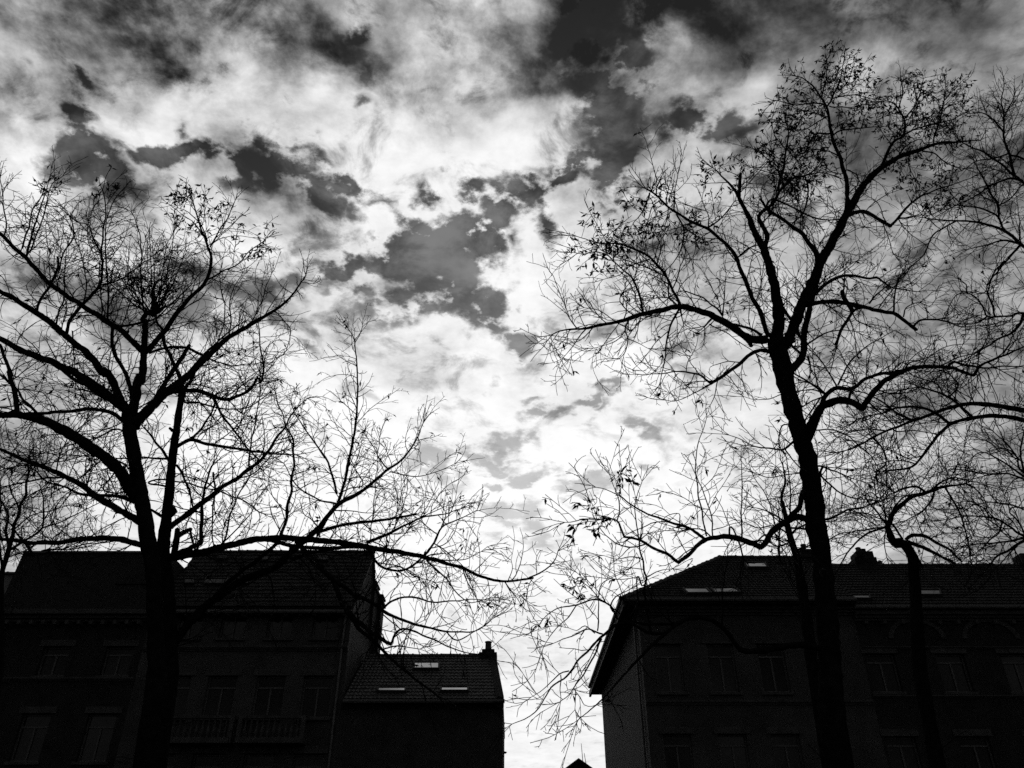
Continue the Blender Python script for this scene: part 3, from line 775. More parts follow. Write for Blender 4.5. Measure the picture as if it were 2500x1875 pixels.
def unit(v): return v / (np.linalg.norm(v) + 1e-9)
def build_tree(s, name, label, group, shoot=(0.35, 1.15), step=0.13, tw=(0.0088, 0.0039), leafp=0.06, clumps=(), sub=1.0, up=0.25, thick=1.0):
    r = s.r
    base = s.limbs[0]['pts'][0]
    root = thing(name, label, 'tree', (base[0], base[1], 0), group)
    off = np.array([base[0], base[1], 0])
    for k, lb in enumerate(s.limbs):
        big = lb['rad'].max(); sides = 14 if big > .08 else (9 if big > .03 else 6)
        n = len(lb['pts'])
        ang = r.normal(0, .05 if big > .02 else .03, (n, sides)); ang = (ang + np.roll(ang, 1, 0) + np.roll(ang, 1, 1)) / 1.7
        V, Q = tube(lb['pts'] - off, lb['rad'][:, None] * (1 + ang), sides)
        tip = len(V); V = np.vstack([V, (lb['pts'][-1] - off) + unit(lb['pts'][-1] - lb['pts'][-2]) * lb['rad'][-1] * .8])
        e = (n - 1) * sides; T = [(e + i, e + (i + 1) % sides, tip) for i in range(sides)]
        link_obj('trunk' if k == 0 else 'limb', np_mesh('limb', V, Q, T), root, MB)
    Vs, Qs, nv = [], [], [0]; LV, LQ = [], []
    def add(P, R, sides=3):
        V, Q = tube(P, R, sides); Vs.append(V); Qs.append(Q + nv[0]); nv[0] += len(V)
    def leaf(p, d):
        L = r.uniform(.055, .115); w = L * r.uniform(.22, .4)
        d = unit(d * .5 + r.normal(0, .6, 3) + np.array([0, 0, -.5])); sd = unit(np.cross(d, r.normal(0, 1, 3))); nn = np.cross(d, sd) * w * .35
        k = len(LV)
        LV.extend([p, p + d * L * .45 + sd * w * .5 + nn, p + d * L, p + d * L * .45 - sd * w * .5 + nn, p + d * L * .5])
        LQ.extend([(k, k+1, k+2, k+4), (k, k+4, k+2, k+3)])
    def grow(p, d, L, r0, r1, level, curl):
        n = max(4, int(L / (.085 if level == 0 else .06)) + 1); st = L / (n - 1)
        P = [p]; dd = d; side = unit(np.cross(d, r.normal(0, 1, 3)))
        wob = r.normal(0, .12, (n, 3))
        for i in range(1, n):
            dd = unit(dd + wob[i] + curl * st * 2.3); P.append(P[-1] + dd * st)
        P = np.array(P); R = np.linspace(r0, r1, n); add(P, R)
        if level < 2:
            s_ = r.uniform(.04, .12); sg = 1; gapm = (.085, .15) if level == 0 else (.07, .14)
            while s_ < L * .97:
                i = min(n - 2, int(s_ / st)); f = s_ / st - i; q = P[i] * (1 - f) + P[i + 1] * f
                t = unit(P[i + 1] - P[i]); sv = unit(np.cross(t, side) * r.normal(0, .7) + side * sg)
                a = r.uniform(.55, 1.05)
                l2 = L * r.uniform(.18, .5) * (1.05 - .55 * s_ / L) if level == 0 else L * r.uniform(.2, .5)
                l2 = min(max(l2, .05), .55)
                if r.rand() < (.85 if level == 0 else .55) * sub:
                    rr = R[i] * .72
                    grow(q, unit(t * math.cos(a) + sv * math.sin(a)), l2, max(rr, r1), r1 * .85, level + 1, curl * .5 + r.normal(0, .5, 3))
                sg = -sg; s_ += r.uniform(*gapm) / max(sub, .3) ** .5
        lp = leafp
        if clumps and level >= 1:
            e = P[-1] + off - np.array([0, 0, EYE]); fw = e[1] * CP + e[2] * SP
            ex = 1250 + F * e[0] / fw; ey = 937.5 - F * (-e[1] * SP + e[2] * CP) / fw
            for (cx, cy, cr_) in clumps:
                if (ex - cx) ** 2 + (ey - cy) ** 2 < cr_ * cr_: lp = .8; break
        if level >= 1 and r.rand() < lp:
            for _ in range(r.randint(2, 5)): leaf(P[-1] - unit(dd) * r.uniform(0, .05), dd)
    for k, lb in enumerate(s.limbs):
        pts, rad = lb['pts'], lb['rad']; seg = np.linalg.norm(np.diff(pts, axis=0), axis=1); cum = np.r_[0, np.cumsum(seg)]
        if lb['d'] <= 0: continue
        pos = r.uniform(.05, .25)
        while pos < cum[-1]:
            i = min(len(seg) - 1, np.searchsorted(cum, pos) - 1); i = max(i, 0)
            f = (pos - cum[i]) / (seg[i] + 1e-9); p = pts[i] + (pts[i + 1] - pts[i]) * f; rr = rad[i]
            t = unit(pts[i + 1] - pts[i])
            perp = unit(np.cross(t, r.normal(0, 1, 3)))
            d = unit(t * r.uniform(.15, .8) + perp * r.uniform(.6, 1.0) + np.array([0, 0, up * r.uniform(-.6, 1.4)]))
            frac = pos / cum[-1]
            L = r.uniform(*shoot) * (1.0 if r.rand() < .8 else 1.4) * (1.1 - .45 * frac if k else .7) * (1.0 if lb['w'].max() > 6.5 else .78)
            r0 = min(rr * .6, tw[0] * r.uniform(.8, 1.25) * (0.75 + .35 * L)) * thick
            curl = np.array([r.normal(0, .35), r.normal(0, .3), r.normal(.15, .55)])
            grow(p - off + perp * rr * .6, d, L, max(r0, tw[1]), tw[1] * thick, 0, curl)
            ds = step * (1 + min(rr, .09) * 14) / lb['d']
            pos += ds * r.uniform(.5, 1.5)
        if k and lb['w'][-1] < 4.5:
            t = unit(pts[-1] - pts[-3])
            for _ in range(3):
                grow(pts[-1] - off, unit(t + r.normal(0, .35, 3)), r.uniform(.25, .6), max(min(rad[-1], tw[0]), tw[1]), tw[1], 0, r.normal(0, .4, 3))
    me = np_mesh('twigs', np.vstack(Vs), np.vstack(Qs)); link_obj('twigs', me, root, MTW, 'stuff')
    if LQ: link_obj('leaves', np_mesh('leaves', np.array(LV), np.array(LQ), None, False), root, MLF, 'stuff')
    return root

TG1 = 'bare street trees on the square'
# ---- T1: left front tree
t = Tree(11, 10.2)
t.trunk([('p', [(384, 1640), (378, 1500)]), ('c6', [(1030, 1330), (1010, 1240), (990, 1100), (960, 900), (930, 750), (900, 560), (875, 420), (868, 300)])], [44, 40, 36, 34, 38, 36, 33, 32, 33])
t.limb([('c6', [(885, 330), (905, 240), (925, 130), (950, 40)]), ('c5', [(950, 1480), (965, 1400), (968, 1300), (975, 1200), (982, 1060)])], 25, 12, 0.3, .6)
t.limb([('c5', [(955, 1260), (880, 1180), (780, 1100), (670, 1030), (560, 960), (450, 890), (350, 820), (260, 730), (190, 650), (110, 580), (50, 520), (0, 470), (-120, 380)])], 15, 8, -1.0)
t.limb([('c5', [(985, 1270), (1050, 1200), (1110, 1130), (1200, 1000), (1310, 880), (1390, 800), (1415, 730), (1425, 640), (1405, 560), (1365, 460), (1335, 360), (1300, 250)])], 14, 2.5, -.8, wm=9)
t.limb([('c5', [(1405, 780), (1500, 730), (1580, 690), (1660, 620), (1720, 560), (1800, 500)])], 4.5, 1.8)
t.limb([('c5', [(1420, 560), (1480, 450), (1540, 360), (1590, 240)])], 4.5, 1.8)
t.limb([('c5', [(1400, 520), (1370, 440), (1290, 340), (1160, 280)])], 3.5, 1.5)
t.limb([('c6', [(905, 390), (960, 320), (1040, 240), (1100, 180), (1190, 115), (1290, 30)]), ('c5', [(1320, 1380), (1400, 1300), (1530, 1185), (1680, 1090), (1800, 1020), (1920, 940), (2000, 850), (2065, 750)])], 27, 2.5, 1.2, wm=13, d=1.2)
t.limb([('c5', [(1030, 1620), (1110, 1490), (1180, 1380), (1240, 1290), (1280, 1230)])], 14, 9, .8)
t.limb([('c5', [(1390, 1300), (1260, 1245), (1140, 1240), (1010, 1275)])], 8, 6, .4)
t.limb([('c5', [(1540, 1180), (1560, 1060), (1550, 950), (1580, 830), (1640, 740)])], 4, 1.6)
t.limb([('c5', [(1690, 1085), (1760, 940), (1800, 820), (1830, 740)])], 3.6, 1.6)
t.limb([('c5', [(1420, 1290), (1490, 1150), (1520, 1000), (1500, 880), (1480, 760)])], 4, 1.6)
t.limb([('c5', [(1850, 990), (1920, 1060), (1960, 1130), (1930, 1260), (1860, 1330)])], 3.2, 1.4)
t.limb([('c5', [(1400, 1310), (1500, 1350), (1600, 1360), (1760, 1340), (1900, 1290)])], 4, 1.5)
t.limb([('c6', [(1130, 165), (1240, 145), (1330, 150), (1450, 190), (1560, 205), (1670, 150), (1740, 60)]), ('c5', [(1765, 1480), (1775, 1350), (1755, 1200), (1745, 1080)])], 13, 2, .9, wm=7)
t.limb([('c6', [(1440, 195), (1500, 310), (1590, 430), (1690, 560), (1750, 620)])], 7, 3)
t.limb([('c6', [(1250, 225), (1330, 225), (1450, 260), (1560, 275), (1680, 260), (1800, 180)])], 6, 2)
t.limb([('c6', [(850, 280), (800, 180), (760, 90), (710, 10)]), ('c5', [(700, 1420), (640, 1330), (540, 1240), (430, 1150), (330, 1060), (220, 990), (110, 920), (0, 860), (-140, 780)])], 21, 10, -1.3)
t.limb([('c6', [(840, 270), (740, 190), (640, 110), (520, 40)]), ('c5', [(500, 1410), (400, 1360), (250, 1300), (130, 1255), (0, 1180), (-150, 1120)])], 22, 12, .6)
t.limb([('c6', [(800, 240), (690, 190), (580, 110), (480, 60)]), ('c5', [(400, 1370)])], 10, 8, .2)
t.limb([('c6', [(830, 350), (760, 300), (640, 275), (480, 285), (300, 300), (150, 310), (0, 330), (-120, 350)])], 10, 6, .9)
t.limb([('c6', [(900, 850), (830, 720), (720, 610), (580, 510), (470, 440), (340, 370), (220, 330), (100, 310), (0, 315), (-150, 330)])], 30, 12, -1.4, wm=25)
t.limb([('c6', [(120, 300), (100, 170), (60, 20)]), ('c5', [(80, 1430), (40, 1330), (0, 1220)])], 13, 7)
t.limb([('c6', [(260, 310), (160, 210), (110, 140), (20, 60), (-60, 0)])], 7, 4)
t.limb([('c6', [(955, 1040), (800, 950), (660, 870), (560, 790), (440, 730), (330, 680), (200, 630), (60, 570), (0, 545), (-140, 500)])], 18, 6, 1.2)
t.limb([('c6', [(925, 905), (780, 860), (660, 855), (560, 850), (440, 800), (330, 770), (240, 690)])], 10, 3)
t.limb([('c6', [(450, 735), (300, 740), (150, 770), (0, 805), (-90, 830)])], 6, 3)
t.limb([('c6', [(985, 1200), (850, 1160), (700, 1145), (540, 1150), (420, 1170), (280, 1180), (140, 1165), (0, 1150), (-130, 1140)])], 15, 8, -.8)
t.limb([('c5', [(450, 1145), (470, 1060), (540, 970), (620, 880), (675, 820), (690, 700), (685, 560), (705, 400), (715, 280), (690, 180)])], 9, 2.5, -.5)
t.limb([('c5', [(725, 1060), (730, 850), (712, 620), (716, 400), (770, 250), (850, 150)])], 5, 1.8)
t.limb([('c5', [(685, 1040), (685, 900), (680, 840)])], 4, 3)
t.limb([('c5', [(250, 990), (265, 930), (350, 800), (390, 700), (390, 630)])], 7, 6)
t.limb([('c5', [(180, 620), (215, 480), (260, 330), (330, 120)])], 6, 2)
t.limb([('c5', [(200, 600), (250, 470), (300, 330), (345, 150), (420, 85)])], 4.5, 1.6)
t.limb([('c5', [(150, 570), (190, 430), (230, 300), (300, 180)])], 5, 2)
t.limb([('c5', [(40, 450), (30, 320), (15, 200), (5, 100)])], 4, 2)
t.limb([('c5', [(400, 720), (430, 600), (500, 480), (460, 330), (430, 300)])], 4, 1.8)
t.limb([('c5', [(700, 660), (600, 430), (520, 390), (450, 340)])], 4, 2)
t.limb([('c5', [(680, 820), (830, 770), (980, 660), (1100, 640)])], 4, 1.8)
t.limb([('c5', [(900, 1640), (880, 1500), (835, 1390), (775, 1290), (755, 1180), (760, 1110)])], 11, 8, -.9)
t.limb([('c5', [(785, 1100), (880, 1085), (960, 1075), (1050, 1040), (1150, 960)])], 7, 3)
t.limb([('c5', [(490, 1130), (495, 1250), (505, 1390)])], 4, 2)
t.limb([('c5', [(380, 1080), (400, 980), (430, 920), (440, 700), (450, 560)])], 5, 1.8)
t.limb([('c5', [(980, 1060), (960, 900), (950, 740), (955, 590), (930, 430), (885, 320)])], 5, 1.6)
for tip in ((890, 850), (870, 690), (1010, 520), (1040, 640), (1120, 560), (1180, 450), (1200, 620), (1260, 560), (1330, 760), (820, 780), (1130, 900), (760, 820)):
    t.limb([('c5', [(1030, 1030), ((1040 + tip[0]) / 2 + (tip[0] - 1040) * .12, (1020 + tip[1]) / 2), tip])], 4.5, 1.6)
t.limb([('c5', [(960, 1060), (990, 1010), (1060, 1010), (1120, 950)])], 12, 5)
t.limb([('c6', [(960, 870), (880, 800), (800, 840), (700, 820), (715, 770), (780, 700)])], 4, 4)
t.limb([('c6', [(850, 650), (720, 600), (560, 590), (400, 580), (280, 560)])], 5, 2)
t.limb([('c6', [(900, 460), (780, 410), (640, 470), (500, 510), (330, 560), (200, 600)])], 5, 2)
t.limb([('c6', [(480, 460), (560, 380), (640, 330), (700, 290)])], 3, 2)
build_tree(t, 'street_tree', 'bare spreading tree, thicker of the twin trunks before the mansard house', TG1, step=.082, leafp=.02, clumps=((115,440,40),(250,430,45),(480,500,70),(620,575,55)))

# ---- T2: second stem and the long low limbs reaching to the right
t = Tree(23, 11.4)
t.trunk([('p', [(412, 1640), (408, 1500), (403, 1400)]), ('c6', [(1100, 1280), (1105, 1180), (1125, 1000), (1145, 800), (1160, 650), (1178, 500), (1200, 350), (1222, 200)])], [46, 44, 42, 38, 32, 26, 22, 19, 17, 15])
t.limb([('c6', [(1222, 200), (1225, 80)]), ('c5', [(1215, 1580), (1220, 1480), (1190, 1380), (1120, 1240), (1090, 1120), (1060, 1060), (1040, 900)])], 14, 4, .4)
t.limb([('c6', [(1215, 260), (1260, 120)]), ('c5', [(1300, 1440), (1340, 1330), (1480, 1190), (1590, 1100)])], 9, 3)
t.limb([('c6', [(1165, 1270), (1190, 1170), (1200, 1085)])], 16, 13, -.3, .2)
t.limb([('c6', [(1195, 1130), (1250, 1100), (1290, 1085)])], 13, 9, .1, .2)
t.limb([('c6', [(1145, 990), (1180, 960), (1165, 930)])], 16, 12, -.1, .1)
t.limb([('c6', [(1165, 420), (1145, 400)])], 8, 6, 0, .4)
t.limb([('c6', [(1150, 1070), (1270, 980), (1400, 880), (1500, 800), (1600, 740), (1680, 680), (1780, 600), (1860, 480), (1920, 400), (1990, 280), (2080, 200)])], 15, 2, 1.0, wm=9)
t.limb([('c6', [(1680, 690), (1685, 560), (1720, 380), (1750, 200), (1760, 60)])], 5, 2)
t.limb([('c6', [(1600, 745), (1720, 700), (1850, 560), (1950, 400)])], 4, 1.8)
t.limb([('c6', [(1180, 535), (1290, 480), (1400, 510), (1600, 540), (1800, 570), (2000, 582)])], 10, 3, .5)
t.limb([('c6', [(1290, 480), (1370, 390), (1430, 290), (1450, 230)])], 7, 4)
t.limb([('c6', [(1000, 770), (1080, 752), (1200, 760), (1360, 800), (1500, 835), (1640, 890), (1740, 960)])], 5, 3)
t.limb([('c6', [(1190, 650), (1250, 740), (1290, 870), (1310, 960)])], 6, 3)
t.limb([('c6', [(1180, 1265), (1290, 1205), (1350, 1180), (1360, 1000), (1372, 850), (1405, 730), (1440, 640)])], 13, 4, -.5)
t.limb([('c6', [(1440, 700), (1450, 860), (1430, 1000), (1440, 1190)])], 5, 3)
t.limb([('c6', [(1330, 1250), (1300, 1160), (1285, 1095)])], 6, 5)
t.limb([('c6', [(1490, 1200), (1540, 1060), (1560, 960), (1620, 840), (1700, 700)])], 6, 2.5)
t.limb([('c6', [(1510, 1170), (1600, 1080), (1690, 980), (1730, 890)])], 4, 2)
t.limb([('c6', [(1110, 1010), (1020, 950)])], 8, 5, .2)
t.limb([('c6', [(1140, 620), (1040, 480), (975, 400)])], 7, 4)
t.limb([('c6', [(1140, 610), (1050, 605), (940, 600), (800, 610)])], 6, 3)
# long low limb
t.limb([('c6', [(1130, 1280), (1280, 1255), (1420, 1225), (1560, 1190), (1720, 1155), (1900, 1140)]), ('c2', [(240, 168), (400, 180), (600, 197), (790, 228), (960, 255), (1150, 290), (1300, 330), (1420, 370), (1530, 420), (1650, 448), (1760, 443), (1860, 425)]), ('c3', [(100, 428), (200, 385), (270, 320), (295, 255)])], 19, 2.2, -1.4, wm=13, d=.6)
t.limb([('c2', [(100, 165), (290, 215), (480, 235), (700, 225), (800, 235)])], 10, 9, .1)
t.limb([('c7', [(205, 1130), (300, 1105), (420, 1085), (550, 1075)])], 8, 7, -.1)
t.limb([('p', [(405, 1600), (480, 1500), (590, 1420)]), ('c7', [(130, 1170), (210, 1095), (280, 1040), (340, 980), (410, 890), (490, 850), (560, 800), (640, 730), (700, 690), (760, 610), (800, 520)])], 22, 2.2, .9, wm=15)
t.limb([('p', [(470, 1520), (560, 1420)]), ('c7', [(95, 1105), (160, 1030), (190, 900), (210, 760), (215, 620), (170, 500), (130, 380)])], 13, 2.2, -.6, wm=8)
t.limb([('c7', [(415, 880), (440, 800), (465, 690), (490, 560), (503, 400), (503, 320), (490, 160), (455, 85)])], 8, 2, .1, d=1.0)
t.limb([('c7', [(490, 160), (510, 130), (525, 88)])], 2.5, 1.6)
t.limb([('c7', [(410, 840), (370, 700), (310, 610), (240, 510), (205, 440)])], 6, 2)
t.limb([('c7', [(410, 885), (300, 855), (220, 790), (170, 700)])], 5, 2)
t.limb([('c7', [(420, 840), (470, 815), (530, 800), (500, 740), (470, 700)])], 4, 1.8)
t.limb([('c7', [(640, 730), (595, 670), (550, 590)])], 4, 1.6)
t.limb([('c7', [(650, 740), (760, 762), (860, 740), (940, 705)])], 3.4, 1.5)
t.limb([('c7', [(330, 1010), (440, 980), (600, 960), (700, 945), (770, 930)])], 9, 5)
t.limb([('c7', [(545, 1060), (640, 1020), (720, 980), (800, 945), (900, 930), (970, 905)])], 9, 2)
t.limb([('c7', [(800, 1120), (850, 1060), (880, 990), (950, 960), (1040, 915)])], 7, 1.8)
t.limb([('c7', [(880, 990), (900, 930), (870, 880)])], 3, 1.6)
t.limb([('c7', [(552, 1090), (600, 1155), (660, 1187), (740, 1170), (810, 1115)])], 7, 5)
t.limb([('c7', [(815, 1140), (870, 1190), (930, 1260), (1000, 1330), (1060, 1320)])], 5, 1.8)
t.limb([('c7', [(985, 1180), (1010, 1240), (1040, 1310)])], 3, 1.6)
t.limb([('c7', [(820, 1130), (920, 1140), (1000, 1130), (1060, 1100)])], 4, 1.6)
t.limb([('c7', [(600, 1150), (700, 1170), (760, 1210), (860, 1240)])], 3, 1.5)
t.limb([('c7', [(1165, 1230), (1190, 1275), (1235, 1300)])], 3, 1.4)
t.limb([('c7', [(1050, 1210), (1055, 1130), (1045, 1040)])], 2.4, 1.4)
t.limb([('c7', [(1180, 1235), (1200, 1180), (1195, 1140)])], 2.4, 1.4)
t.limb([('c7', [(600, 1060), (690, 900), (700, 780)])], 2.6, 1.4)
t.limb([('c7', [(560, 1050), (575, 900), (590, 720), (600, 600)])], 2.6, 1.4)
n_low = len(t.limbs)
# limbs dropping across the tall house and out past its corner
t.limb([('c2', [(330, 190), (450, 330), (560, 430), (700, 530), (838, 600), (880, 630), (960, 680), (1080, 720), (1220, 760), (1340, 775), (1450, 780), (1530, 745), (1610, 690)])], 13, 2, -.8, wm=8)
t.limb([('c2', [(885, 630), (940, 580), (1010, 555), (1100, 555), (1220, 585), (1350, 575), (1480, 565), (1560, 570)])], 6, 1.8)
t.limb([('c2', [(1300, 770), (1330, 810), (1370, 830), (1440, 800), (1540, 740)])], 4, 1.8)
t.limb([('c2', [(560, 430), (640, 620), (740, 720), (830, 790), (900, 835), (945, 855)])], 11, 9, -.5)
t.limb([('c2', [(945, 850), (970, 790), (1020, 757), (1090, 775), (1200, 820), (1310, 870), (1400, 905), (1520, 925)])], 6, 1.8)
t.limb([('c2', [(640, 620), (740, 760), (830, 840), (920, 930), (1030, 1030), (1160, 1130), (1240, 1190)])], 11, 4, -.5)
t.limb([('c2', [(870, 640), (850, 740), (835, 830)])], 4, 3)
t.limb([('c2', [(885, 660), (990, 750), (1090, 840), (1160, 870)])], 3, 1.6)
t.limb([('c2', [(900, 885), (980, 870), (1060, 875), (1130, 890)])], 4, 1.6)
for lb in t.limbs[n_low:]: lb['d'] *= .5
build_tree(t, 'street_tree', 'bare tree with a broken stub and long low limbs reaching over the low house', TG1, step=.10, leafp=.04)

# ---- T3: distant tree at the left edge
t = Tree(31, 19.0)
t.trunk([('p', [(0, 1640), (2, 1500)]), ('c6', [(10, 1400), (45, 1270), (85, 1130)])], [18, 16, 14, 12, 10])
t.limb([('c6', [(85, 1130), (110, 1020), (140, 930), (170, 850), (190, 700), (200, 560)])], 9, 3, .6)
t.limb([('c6', [(60, 1220), (40, 1100), (55, 1010), (20, 900)])], 8, 4)
t.limb([('c6', [(20, 1380), (-10, 1150), (5, 900), (0, 760)])], 7, 3)
t.limb([('c6', [(60, 1230), (170, 1160), (260, 1100), (290, 1050), (292, 900), (270, 780)])], 7, 2.4)
t.limb([('c6', [(230, 1270), (190, 1210), (120, 1120), (60, 1040), (-20, 1000)])], 6, 3)
t.limb([('c6', [(100, 1080), (200, 1000), (330, 960), (480, 920)])], 4, 2)
t.limb([('c6', [(150, 900), (220, 840), (330, 800)])], 3.5, 2)
t.limb([('c6', [(280, 1080), (420, 1030), (560, 960), (680, 900)])], 4, 2)
t.limb([('c6', [(130, 950), (60, 780), (90, 700)])], 4, 2)
t.limb([('c6', [(40, 1280), (120, 1250), (200, 1260), (330, 1250)])], 4, 2)
for x0 in (380, 470, 560, 660, 740):
    t.limb([('c6', [(280, 1230), ((280 + x0) / 2, 1215), (x0, 1160)])], 3.2, 2)
build_tree(t, 'distant_tree', 'thin distant tree behind the low house, its fine twigs rising past the mansard wall', None, shoot=(.6, 1.7), step=.16, tw=(.009, .0055), leafp=0.0)

# ---- T5: the big tree on the right
t = Tree(47, 10.0)
t.trunk([('p', [(2032, 1760), (2025, 1600), (2014, 1450)]), ('R5', [(398, 1390), (380, 1250), (350, 1100), (335, 950), (322, 800), (290, 600), (262, 430)]), ('R4', [(335, 1350), (300, 1200), (245, 1020), (212, 860), (175, 720), (150, 600)])],
        [66, 60, 55, 52, 50, 47, 46, 46, 47, 45, 42, 40, 41, 44, 44])
t.limb([('R1', [(1800, 1290), (1812, 1200), (1810, 1100), (1790, 950), (1760, 800), (1720, 680), (1690, 600), (1620, 470), (1560, 330), (1510, 230), (1470, 170), (1390, 90), (1350, 45)])], 30, 2.5, -1.2, wm=18)
t.limb([('R1', [(1520, 240), (1528, 150), (1532, 70)])], 9, 7, -.2)
t.limb([('R1', [(1710, 620), (1725, 530), (1690, 450), (1660, 380), (1745, 315), (1800, 240), (1850, 170), (1900, 115), (1990, 90), (2080, 40)])], 12, 3, .9)
t.limb([('R3', [(275, 1010), (290, 930), (310, 860), (330, 740), (345, 620), (330, 560)])], 7, 2, -.3)
t.limb([('R3', [(290, 930), (270, 850), (200, 790), (110, 730)])], 4, 1.8)
t.limb([('R3', [(330, 940), (440, 910), (560, 890), (640, 900)])], 4, 1.8)
t.limb([('R3', [(480, 1000), (470, 1080), (440, 1170), (380, 1230)])], 4, 4)
t.limb([('R1', [(1870, 1330), (1925, 1180), (1990, 1020), (2060, 880)]), ('R3', [(510, 1630), (545, 1530), (600, 1430), (660, 1320), (720, 1200), (770, 1110), (830, 1010), (900, 920), (980, 850), (1080, 790), (1190, 750), (1290, 715), (1380, 690), (1500, 680), (1640, 670)])], 27, 2.5, 1.6, wm=19)
t.limb([('R3', [(735, 1170), (742, 1050), (730, 920), (700, 800), (650, 680), (625, 580), (608, 460), (565, 380), (515, 310), (440, 250), (400, 240)])], 12, 2, -.9, wm=8)
t.limb([('R3', [(608, 440), (660, 350), (700, 250), (712, 150)])], 4.5, 1.8)
t.limb([('R3', [(565, 380), (600, 260), (595, 150)])], 4, 1.8)
t.limb([('R3', [(600, 430), (500, 420), (390, 432), (330, 420), (265, 400)])], 4, 1.8)
t.limb([('R3', [(640, 390), (720, 370), (780, 365), (870, 380)])], 3.6, 1.7)
t.limb([('R3', [(670, 350), (740, 280), (780, 180)])], 3, 1.6)
t.limb([('R3', [(620, 440), (700, 450), (780, 455), (860, 430)])], 3, 1.6)
t.limb([('R3', [(625, 625), (540, 630), (505, 660), (470, 700), (380, 740)])], 4.5, 1.8)
t.limb([('R3', [(610, 510), (520, 560), (440, 600), (380, 600)])], 3.6, 1.7)
t.limb([('R3', [(640, 640), (720, 600), (850, 590), (935, 580)])], 4.5, 1.8)
t.limb([('R3', [(740, 870), (800, 900), (820, 950), (800, 990)])], 3, 2)
t.limb([('R3', [(690, 780), (600, 740), (500, 740), (420, 800)])], 3.5, 1.7)
t.limb([('R3', [(975, 850), (1010, 760), (1060, 680), (1120, 640), (1125, 530), (1085, 450), (1020, 410), (920, 412)])], 8, 2, -.4)
t.limb([('R3', [(1125, 525), (1190, 450), (1230, 370), (1255, 255)])], 3.8, 1.8)
t.limb([('R3', [(1090, 450), (1120, 340), (1100, 265)])], 3, 1.6)
t.limb([('R3', [(1120, 635), (1220, 590), (1340, 560), (1450, 530), (1550, 480)])], 4.5, 1.8)
t.limb([('R3', [(1370, 545), (1390, 430), (1412, 290)])], 3.8, 1.7)
t.limb([('R3', [(1400, 400), (1450, 340), (1500, 300)])], 2.8, 1.6)
t.limb([('R3', [(1325, 705), (1330, 640), (1360, 560)])], 4, 3)
t.limb([('R3', [(1080, 790), (1130, 720), (1230, 660), (1260, 690)])], 4, 2)
t.limb([('R3', [(540, 1560), (540, 1460), (470, 1340), (360, 1240), (220, 1150), (150, 1065)])], 15, 5, -1.0)
t.limb([('R3', [(190, 1130), (230, 1070), (350, 1110), (460, 1170), (600, 1210), (700, 1200)])], 5, 3, .4)
t.limb([('R3', [(745, 1180), (820, 1152), (880, 1160), (960, 1210), (1035, 1250)])], 10, 8, -.6)
t.limb([('R3', [(1035, 1250), (1090, 1190), (1160, 1110), (1240, 1050), (1330, 1010), (1450, 970), (1570, 930)])], 7, 1.8, -.5)
t.limb([('R3', [(1080, 1205), (1220, 1180), (1330, 1165), (1450, 1120)])], 4, 1.6)
t.limb([('R3', [(1250, 745), (1340, 762), (1420, 830), (1520, 860)])], 4, 1.6)
t.limb([('R3', [(1160, 760), (1160, 850), (1200, 930)])], 3, 1.5)
t.limb([('R3', [(750, 1075), (790, 1090), (830, 1140)])], 4, 3)
# left limbs
t.limb([('R1', [(1730, 1250), (1680, 1100), (1620, 980), (1560, 850), (1525, 760), (1500, 680), (1400, 570), (1290, 480), (1180, 430), (1060, 360), (980, 300), (910, 230), (835, 185)])], 12, 4, -1.0, wm=9)
t.limb([('R1', [(1300, 465), (1390, 400), (1440, 340), (1490, 270)])], 4.5, 2)
t.limb([('R1', [(1295, 460), (1300, 390), (1270, 330), (1250, 270)])], 3.4, 1.8)
t.limb([('R1', [(1060, 370), (1110, 460), (1110, 560), (1080, 660), (1030, 740), (980, 780)])], 5, 1.8)
t.limb([('R1', [(1120, 470), (1200, 530), (1290, 570), (1400, 590)])], 3.4, 1.6)
t.limb([('R1', [(1040, 340), (1050, 200), (1065, 80)])], 3.6, 1.8)
t.limb([('R1', [(985, 295), (990, 230), (1000, 180)])], 3.4, 2)
t.limb([('R1', [(910, 235), (915, 180)])], 4, 3)
t.limb([('R1', [(862, 215), (845, 280), (800, 360), (740, 440)])], 4.5, 1.8)
t.limb([('R1', [(940, 270), (880, 320), (850, 420)])], 3.4, 1.7)
t.limb([('R1', [(1000, 310), (990, 400), (960, 500)])], 3, 1.6)
t.limb([('R1', [(1510, 690), (1580, 630), (1660, 600)])], 4, 3)
t.limb([('R1', [(1720, 1290), (1640, 1295), (1590, 1285), (1500, 1220), (1420, 1170), (1300, 1110), (1200, 1075), (1090, 1050), (960, 1075), (820, 1105), (700, 1145), (600, 1170), (480, 1190), (380, 1215), (260, 1220), (160, 1250), (110, 1300)])], 20, 2, -1.6, wm=13)
t.limb([('R1', [(1690, 1260), (1620, 1225), (1560, 1195), (1460, 1185)])], 8, 6, .1, .5)
t.limb([('R1', [(1580, 1290), (1610, 1340)])], 13, 10, 0, .2)
t.limb([('R1', [(1330, 1130), (1270, 1195)])], 6, 4, 0, .4)
t.limb([('R1', [(1085, 1050), (1095, 1110), (1108, 1165)])], 6, 2, -.1, .3)
t.limb([('R1', [(1085, 1040), (1030, 920), (980, 820), (900, 720), (840, 670), (760, 630), (640, 590), (500, 585), (390, 555), (330, 535)])], 8, 1.8, -.9, wm=5.5)
t.limb([('R1', [(815, 1095), (790, 980), (740, 850), (680, 790), (600, 720), (540, 665), (450, 650), (380, 665), (320, 655)])], 6, 1.8, .5)
t.limb([('R1', [(840, 1090), (820, 1040), (760, 1030), (755, 960)])], 3, 2)
t.limb([('R1', [(1080, 1070), (1020, 1180), (990, 1300), (972, 1450), (940, 1600)])], 5.5, 1.8, -.4)
